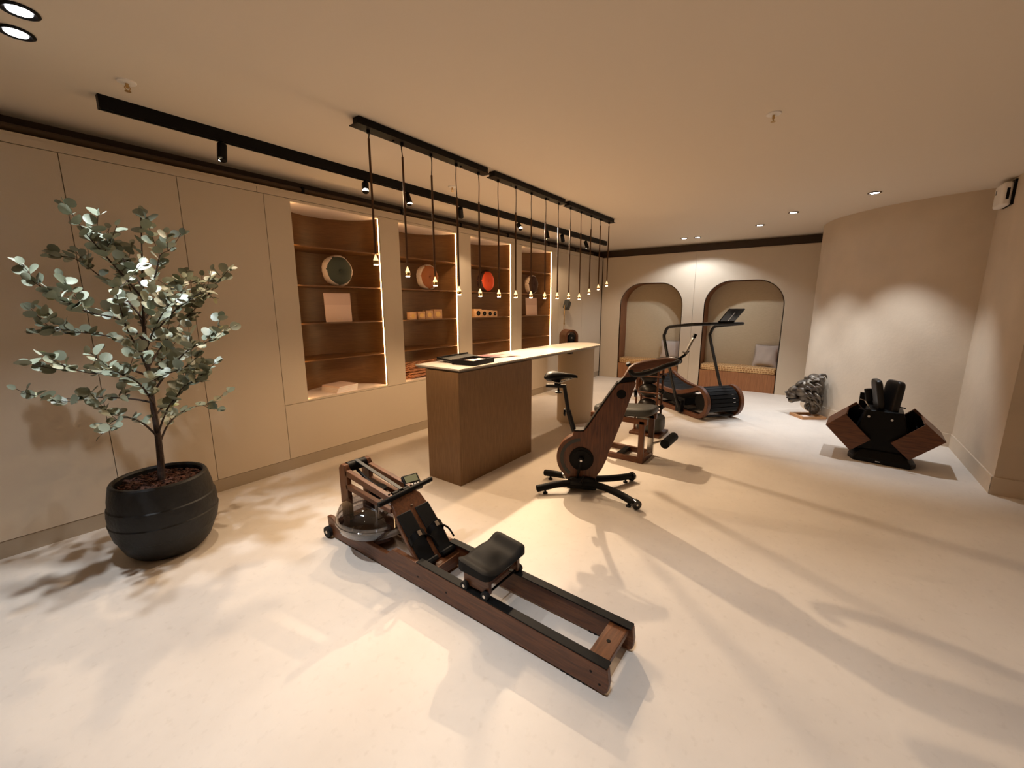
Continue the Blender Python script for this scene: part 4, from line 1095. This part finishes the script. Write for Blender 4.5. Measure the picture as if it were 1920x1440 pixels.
MB().cyl((-0.154, -0.20, 0.245), (-0.15, -0.20, 0.245), 0.012, n=12).build('roll_end', 'black', t)
MB().tube([(0.06, -0.20, 0.245), (0.06, -0.05, 0.175), (0.06, 0.02, 0.13)], 0.011, 8).build('roll_arm', 'steel', t)
MB().bx(0.045, 0.075, -0.03, 0.03, 0.06, 0.22).build('arm_bracket', 'steel', t)

# weight tower behind the bench
t = thing('weight_tower', 'walnut tower rack of dark leather weights between bench and treadmill', 'weight rack', (5.02, 1.60, 0))
B(-0.19, 0.17, -0.18, 0.19, 0.0, 0.03).build('base_board', 'walnut_y', t, bevel=0.003)
for y in (-0.085, 0.17):
    MB().cyl((-0.05, y, 0.03), (-0.05, y, 0.83), 0.013, n=12).build('post', 'walnut_z', t)
    MB().cyl((0.13, y, 0.03), (0.13, y, 0.83), 0.013, n=12).build('post', 'walnut_z', t)
B(-0.08, 0.15, -0.10, 0.185, 0.83, 0.845).build('top_board', 'walnut_y', t)
for k, z in enumerate((0.335, 0.535, 0.735)):
    MB().tube([(-0.075, -0.13, z-0.02), (-0.075, 0.21, z-0.02)], 0.010, 10).build('shelf_rod', 'walnut_y', t)
    MB().tube([(0.13, -0.13, z-0.02), (0.13, 0.21, z-0.02)], 0.010, 10).build('shelf_rod', 'walnut_y', t)
    MB().ell((-0.075, 0.215, z-0.02), (0.016, 0.016, 0.016), 10, 8).build('rod_knob', 'walnut_y', t)
lbw = ['lowest dark leather weight on the tower rack', 'middle dark leather weight on the tower rack', 'highest dark leather weight on the tower rack']
for k, z in enumerate((0.345, 0.535, 0.710)):
    u = thing('leather_weight', lbw[k], 'weight', (5.05, 1.642, z-0.010), R(0), 'leather weights on the tower')
    MB().ell((0, 0, 0.0), (0.100, 0.118, 0.085), 20, 12).build('weight_body', 'dark_leather', u)
    MB().tube([Vector((-0.02, 0.114*math.cos(a), 0.084*math.sin(a))) for a in [2*PI*q/20 for q in range(20)]], 0.008, 6, closed=True).build('seam_welt', 'black', u)
    MB().cyl((0, -0.10, 0), (0, -0.15, 0), 0.012, n=10).build('grip', 'black', u)
    MB().ell((0, -0.165, 0), (0.030, 0.020, 0.034), 14, 10).build('grip_knob', 'black', u)
u = thing('leather_bag', 'large rounded dark grey leather weight on the base of the tower', 'weight', (4.99, 1.60, 0.031))
mb = rbox((0, -0.02, 0.112), (0.135, 0.155, 0.110), 0.5); mb.build('bag_body', 'grey_leather', u, ang=70)
MB().tube(smooth_path([(0, -0.10, 0.216), (0, -0.06, 0.229), (0, 0.02, 0.229), (0, 0.06, 0.216)], 4), 0.010, 8).build('carry_strap', 'black', u)

# ================================================================== CURVED TREADMILL
TA = math.atan2(-0.783, -0.621)
t = thing('treadmill', 'curved slatted treadmill with walnut side loops and black tube handrail', 'treadmill', (6.284, 1.124, 0), TA)
X0 = -1.30
def topz(x):
    u = (x-X0)/(0-X0)*2-1
    return 0.305+0.155*u*u
def loop(inset):
    pts = []; n = 14; r = 0.23-inset
    for k in range(n+1):
        a = -PI/2+PI*k/n; pts.append((r*math.cos(a), 0.23+r*math.sin(a)))
    m = 24
    for k in range(1, m):
        x = X0*k/m; s = 2*(x-X0/2)*0.155*2/(0.65*0.65*2)
        pts.append((x, topz(x)-inset))
    for k in range(n+1):
        a = PI/2+PI*k/n; pts.append((X0+r*math.cos(a), 0.23+r*math.sin(a)))
    for k in range(1, m):
        x = X0*(1-k/m); pts.append((x, inset))
    return pts
for s in (-1, 1):
    MB().band(loop(0), loop(0.062), s*0.245, s*0.300, XZ).build('side_loop', 'walnut_x', t, bevel=0.006)
    MB().band(loop(0.050), loop(0.075), s*0.225, s*0.244, XZ).build('belt_track', 'black', t)
# slats along the deck and around both ends
path = []
for k in range(200): path.append(Vector((X0*(1-k/199), 0, topz(X0*(1-k/199))-0.028)))
for k in range(1, 100):
    a = PI/2-PI*0.60*k/99; path.append(Vector((0.20*math.cos(a), 0, 0.23+0.202*math.sin(a))))
slat = MB().bx(-0.023, 0.023, -0.222, 0.222, -0.009, 0.009).mesh('slat', 'black_soft')
acc = 0
for i in range(1, len(path)):
    acc += (path[i]-path[i-1]).length
    if acc >= 0.0515:
        acc = 0
        d = (path[i]-path[i-1]).normalized()
        o = link('slat', slat, t); o.location = path[i]; o.rotation_euler = (0, -math.atan2(d.z, d.x), 0)
for x in (0.0, X0): MB().cyl((x, -0.225, 0.23), (x, 0.225, 0.23), 0.115, n=28).build('end_drum', 'black', t)
B(-1.0, -0.36, -0.20, 0.20, 0.10, 0.20).build('belt_underside', 'black', t)
for x, z in ((0.10, 0.045), (-0.35, 0.03), (-0.95, 0.03), (0.165, 0.13)):
    MB().cyl((x, -0.245, z), (x, 0.245, z), 0.014, n=12).build('cross_tube', 'black_metal', t)
hp = []
for s in (-1,):
    pass
path = [(-0.30, -0.34, 0.10), (-0.30, -0.40, 0.24), (-0.40, -0.405, 0.45), (-0.655, -0.405, 1.04), (-0.655, -0.405, 1.14), (-0.60, -0.405, 1.225), (-0.48, -0.405, 1.252), (-0.10, -0.400, 1.295), (-0.02, -0.37, 1.302), (0.02, -0.28, 1.305), (0.025, 0.0, 1.306)]
full = path+[(x, -y, z) for x, y, z in path[-2::-1]]
MB().tube(smooth_path(full, 5), 0.022, 14).build('handrail', 'black_metal', t, ang=60)
for s in (-1, 1): MB().bx(-0.36, -0.24, min(s*0.30, s*0.36), max(s*0.30, s*0.36), 0.03, 0.20).build('rail_mount', 'black', t, bevel=0.01)
M = Matrix.Translation((0.105, 0.06, 1.415)) @ Matrix.Rotation(R(44), 4, 'Y')
tb = MB().bx(-0.008, 0.008, -0.125, 0.125, -0.125, 0.125, M).build('tablet', 'black_gloss', t, bevel=0.004)
MB().bx(0.008, 0.010, -0.006, 0.006, -0.09, 0.07, M).build('tablet_back_strip', 'steel', tb)
MB().bx(-0.030, 0.012, -0.11, 0.11, -0.138, -0.125, M).build('tablet_ledge', 'black', t)
MB().tube([(0.02, 0.06, 1.306), (0.03, 0.06, 1.345)], 0.014, 10).build('tablet_mount', 'black', t)

# ================================================================== LION HEAD ON WOODEN FRAME
fr = thing('wooden_frame_stand', 'light wooden frame lying on the floor under the lion head', 'stand', (6.852, 0.098, 0), math.atan2(-0.262, 0.192))
L1, L2 = 0.33, 0.28
B(0, L1, 0, 0.035, 0, 0.038).build('frame_bar', 'plinth_wood', fr, bevel=0.002)
B(0, L1, L2-0.035, L2, 0, 0.038).build('frame_bar', 'plinth_wood', fr, bevel=0.002)
B(0, 0.035, 0.036, L2-0.036, 0, 0.038).build('frame_bar', 'plinth_wood', fr, bevel=0.002)
B(L1-0.035, L1, 0.036, L2-0.036, 0, 0.038).build('frame_bar', 'plinth_wood', fr, bevel=0.002)
B(0.05, 0.13, 0.05, 0.13, 0.030, 0.034).build('paper_label', 'book_white', fr)
ln = thing('lion_head', 'dark bronze lion head sculpture facing left on a wooden frame', 'sculpture', (7.10, 0.02, 0.04), R(-8))
# local: +y is the way the lion looks (left in the picture), z up
mb = MB()
def E_(c, r, rx=0, ry=0, rz=0):
    mb.ell(c, r, 20, 14, Euler((R(rx), R(ry), R(rz))).to_matrix().to_4x4())
E_((0.02, -0.045, 0.14), (0.092, 0.078, 0.15), 10)           # neck
E_((0.02, -0.015, 0.35), (0.125, 0.105, 0.19), 6)             # mane mass
E_((0.02, 0.015, 0.49), (0.100, 0.085, 0.085))                # crown of the mane
E_((-0.02, 0.09, 0.26), (0.085, 0.085, 0.10), -10)            # throat
E_((-0.03, 0.115, 0.395), (0.105, 0.105, 0.088), -30)         # skull
E_((-0.045, 0.200, 0.315), (0.080, 0.110, 0.078), -38)        # muzzle bridge
E_((-0.050, 0.255, 0.262), (0.074, 0.058, 0.058), -15)        # upper lip block
E_((-0.095, 0.225, 0.245), (0.040, 0.062, 0.050))             # lip near
E_((-0.005, 0.225, 0.245), (0.040, 0.062, 0.050))
E_((-0.045, 0.185, 0.205), (0.066, 0.085, 0.045), -12)        # lower jaw
E_((-0.050, 0.235, 0.172), (0.048, 0.044, 0.036))             # chin
E_((-0.118, 0.120, 0.320), (0.040, 0.070, 0.068), -20)        # cheek near
E_((0.06, 0.120, 0.320), (0.040, 0.070, 0.068), -20)
E_((-0.108, 0.155, 0.428), (0.034, 0.050, 0.020), -36)        # brow near
E_((0.025, 0.160, 0.430), (0.034, 0.050, 0.020), -36)
E_((-0.118, 0.195, 0.352), (0.022, 0.040, 0.013), -38)        # cheekbone
E_((-0.128, 0.050, 0.440), (0.022, 0.032, 0.038), 15)         # ear
E_((0.08, 0.115, 0.480), (0.022, 0.024, 0.042), -10)
rnd = random.Random(3)
for ring in range(4):               # curls of the mane in rings sweeping back from the face
    nn = 15
    for i in range(nn):
        a = -2.5+5.0*(i+0.5*(ring % 2))/nn; ro = ring/3.0
        st = Vector((0.0+(0.118+0.030*ro)*math.sin(a), 0.080-0.115*ro, 0.355+(0.135+0.050*ro)*math.cos(a)))
        out = Vector((math.sin(a)*0.75, -0.62, math.cos(a)*0.65)).normalized()
        sd = Vector((math.cos(a), 0, -math.sin(a)))*(0.020 if i % 2 else -0.016)
        ln_ = 0.085+0.02*rnd.random()
        p1 = st+out*ln_*0.35+sd*0.8; p2 = st+out*ln_*0.60+sd*1.6+Vector((0, -0.03, -0.018)); p3 = st+out*ln_*0.55+sd*1.2+Vector((0, -0.055, -0.060))
        mb.tube(smooth_path([st, p1, p2, p3], 4), [0.012, 0.016, 0.018, 0.019, 0.019, 0.018, 0.017, 0.016, 0.014, 0.012, 0.009, 0.007, 0.004], 8)
for ring in range(3):               # neck and beard locks
    for i in range(11):
        a = -2.3+4.6*(i+0.5*(ring % 2))/11; zz = 0.30-0.075*ring
        rr_ = 0.104-0.006*ring
        st = Vector((0.01+rr_*math.sin(a), -0.035+rr_*math.cos(a), zz))
        sd = Vector((math.cos(a), -math.sin(a), 0))*(0.018 if i % 2 else -0.014)
        p2 = st+Vector((0.014*math.sin(a), 0.014*math.cos(a), -0.045))+sd; p3 = p2+Vector((-0.016*math.sin(a), -0.016*math.cos(a), -0.050))-sd*0.6
        mb.tube(smooth_path([st, p2, p3], 4), [0.012, 0.015, 0.017, 0.017, 0.016, 0.014, 0.011, 0.008, 0.004], 8)
head = mb.build('head', 'bronze', ln, ang=80)
md = head.modifiers.new('remesh', 'REMESH'); md.mode = 'VOXEL'; md.voxel_size = 0.0042; md.use_smooth_shade = True
md = head.modifiers.new('smooth', 'SMOOTH'); md.iterations = 1; md.factor = 0.5
MB().ell((-0.118, 0.180, 0.395), (0.012, 0.015, 0.010), 12, 8).build('eye', 'black_gloss', ln)
MB().ell((0.030, 0.185, 0.395), (0.012, 0.014, 0.010), 12, 8).build('eye', 'black_gloss', ln)
MB().ell((-0.05, 0.308, 0.282), (0.036, 0.020, 0.020), 14, 8).build('nose', 'bronze', ln)
MB().tube(smooth_path([(-0.116, 0.165, 0.222), (-0.122, 0.220, 0.208), (-0.100, 0.270, 0.203), (-0.05, 0.296, 0.205), (0.0, 0.270, 0.203)], 4), 0.007, 6).build('mouth_line', 'black', ln)

# ================================================================== FOLDED-OUT TRAINING STATION at the right
t = thing('multi_trainer', 'black floor trainer with two open walnut side boxes and upright pads', 'fitness machine', (5.36, -0.575, 0), R(-4))
mb = MB(); lo = [(-0.06, -0.24), (0.02, -0.28), (0.36, -0.25), (0.40, -0.10), (0.40, 0.10), (0.36, 0.22), (0.06, 0.235), (-0.04, 0.19)]
hi = [(x*0.8+0.05, y*0.72) for x, y in lo]; n = len(lo)
mb.add([(x, y, 0.0) for x, y in lo]+[(x, y, 0.045) for x, y in lo]+[(x, y, 0.12) for x, y in hi], [tuple(range(n)), tuple(range(3*n-1, 2*n-1, -1))]+[(k*n+i, k*n+(i+1) % n, (k+1)*n+(i+1) % n, (k+1)*n+i) for k in (0, 1) for i in range(n)])
mb.build('base', 'black', t, bevel=0.008)
MB().bx(-0.051, -0.049, -0.02, 0.015, 0.020, 0.028).build('base_plate', 'steel', t)
MB().prism([(-0.16, 0.10), (0.16, 0.10), (0.20, 0.30), (0.14, 0.52), (-0.14, 0.52), (-0.20, 0.30)], 0.03, 0.34, YZ).build('core', 'black', t, bevel=0.01)
for yy, zz in ((0.115, 0.455), (-0.06, 0.445)):
    MB().cyl((0.020, yy, zz), (0.030, yy, zz), 0.011, n=12).build('bolt', 'steel', t)
def wing(s):
    # rectangle tilted 45 degrees: T outer tip, u toward the middle and up, v toward the middle and down
    T = Vector((0, s*0.447, 0.315)); u = Vector((0, -s*0.72, 0.69)); v = Vector((0, -s*0.70, -0.72))
    def slab(x0, x1, u0, u1, v0, v1, nm, mt, par):
        vs = [T+u*a+v*c+Vector((x, 0, 0)) for x in (x0, x1) for a in (u0, u1) for c in (v0, v1)]
        return MB().add(vs, [(0, 1, 3, 2), (4, 6, 7, 5), (0, 4, 5, 1), (2, 3, 7, 6), (0, 2, 6, 4), (1, 5, 7, 3)]).build(nm, mt, par)
    f = slab(-0.02, -0.004, 0, 0.205, 0, 0.32, 'box_front', 'walnut_y', t)
    slab(0.38, 0.396, 0, 0.30, 0, 0.32, 'box_rear', 'walnut_y', t)
    slab(-0.004, 0.38, 0, 0.016, 0, 0.32, 'box_floor', 'walnut_x', t)
    slab(-0.004, 0.38, 0.016, 0.215, 0, 0.014, 'box_side', 'walnut_x', t)
    slab(0.0, 0.376, 0.0165, 0.20, 0.015, 0.022, 'box_lining', 'black', t)
    slab(0.366, 0.379, 0.0165, 0.295, 0.022, 0.31, 'box_lining', 'black', t)
    slab(-0.0035, 0.004, 0.0165, 0.20, 0.022, 0.31, 'box_lining', 'black', t)
    slab(0.004, 0.366, 0.0165, 0.022, 0.022, 0.31, 'box_lining', 'black', t)
    if s < 0: slab(0.02, 0.35, 0.15, 0.158, 0.10, 0.106, 'guide_rail', 'steel', t)
wing(1); wing(-1)
B(0.45, 0.47, -0.02, 0.21, 0.35, 0.62).build('rear_panel', 'black', t)
def pad(y0, z0, y1, z1, th, nm, lb, yaw, x0=0.08, x1=0.30):
    d = Vector((0, y1-y0, z1-z0)); L = d.length; ang = math.atan2(y1-y0, z1-z0)
    M = Matrix.Translation(((x0+x1)/2, (y0+y1)/2, (z0+z1)/2)) @ Matrix.Rotation(yaw, 4, 'Z') @ Matrix.Rotation(-ang, 4, 'X')
    mb = rbox((0, 0, 0), ((x1-x0)/2, th, L/2), 0.35)
    mb.v = [M @ p for p in mb.v]
    return mb.build(nm, 'dark_leather', t, ang=70, label=lb)
pad(0.04, 0.50, 0.10, 0.815, 0.030, 'upright_pad', None, R(12))
pad(-0.02, 0.46, -0.055, 0.815, 0.036, 'upright_pad', None, R(28))
mb = MB(); mb.cyl((0.10, 0.13, 0.60), (0.10, 0.155, 0.72), 0.030, n=14); mb.build('grip_roll', 'black', t)
MB().tube([(0.08, 0.12, 0.53), (0.08, 0.16, 0.60), (0.06, 0.20, 0.615)], 0.007, 8).build('grip_arm', 'steel', t)
MB().tube([(0.04, 0.08, 0.50), (0.04, 0.20, 0.525)], 0.008, 8).build('grip_arm', 'black_metal', t)
MB().tube([(0.0, -0.09, 0.59), (0.0, -0.14, 0.58)], 0.006, 8).build('grip_pin', 'black', t)
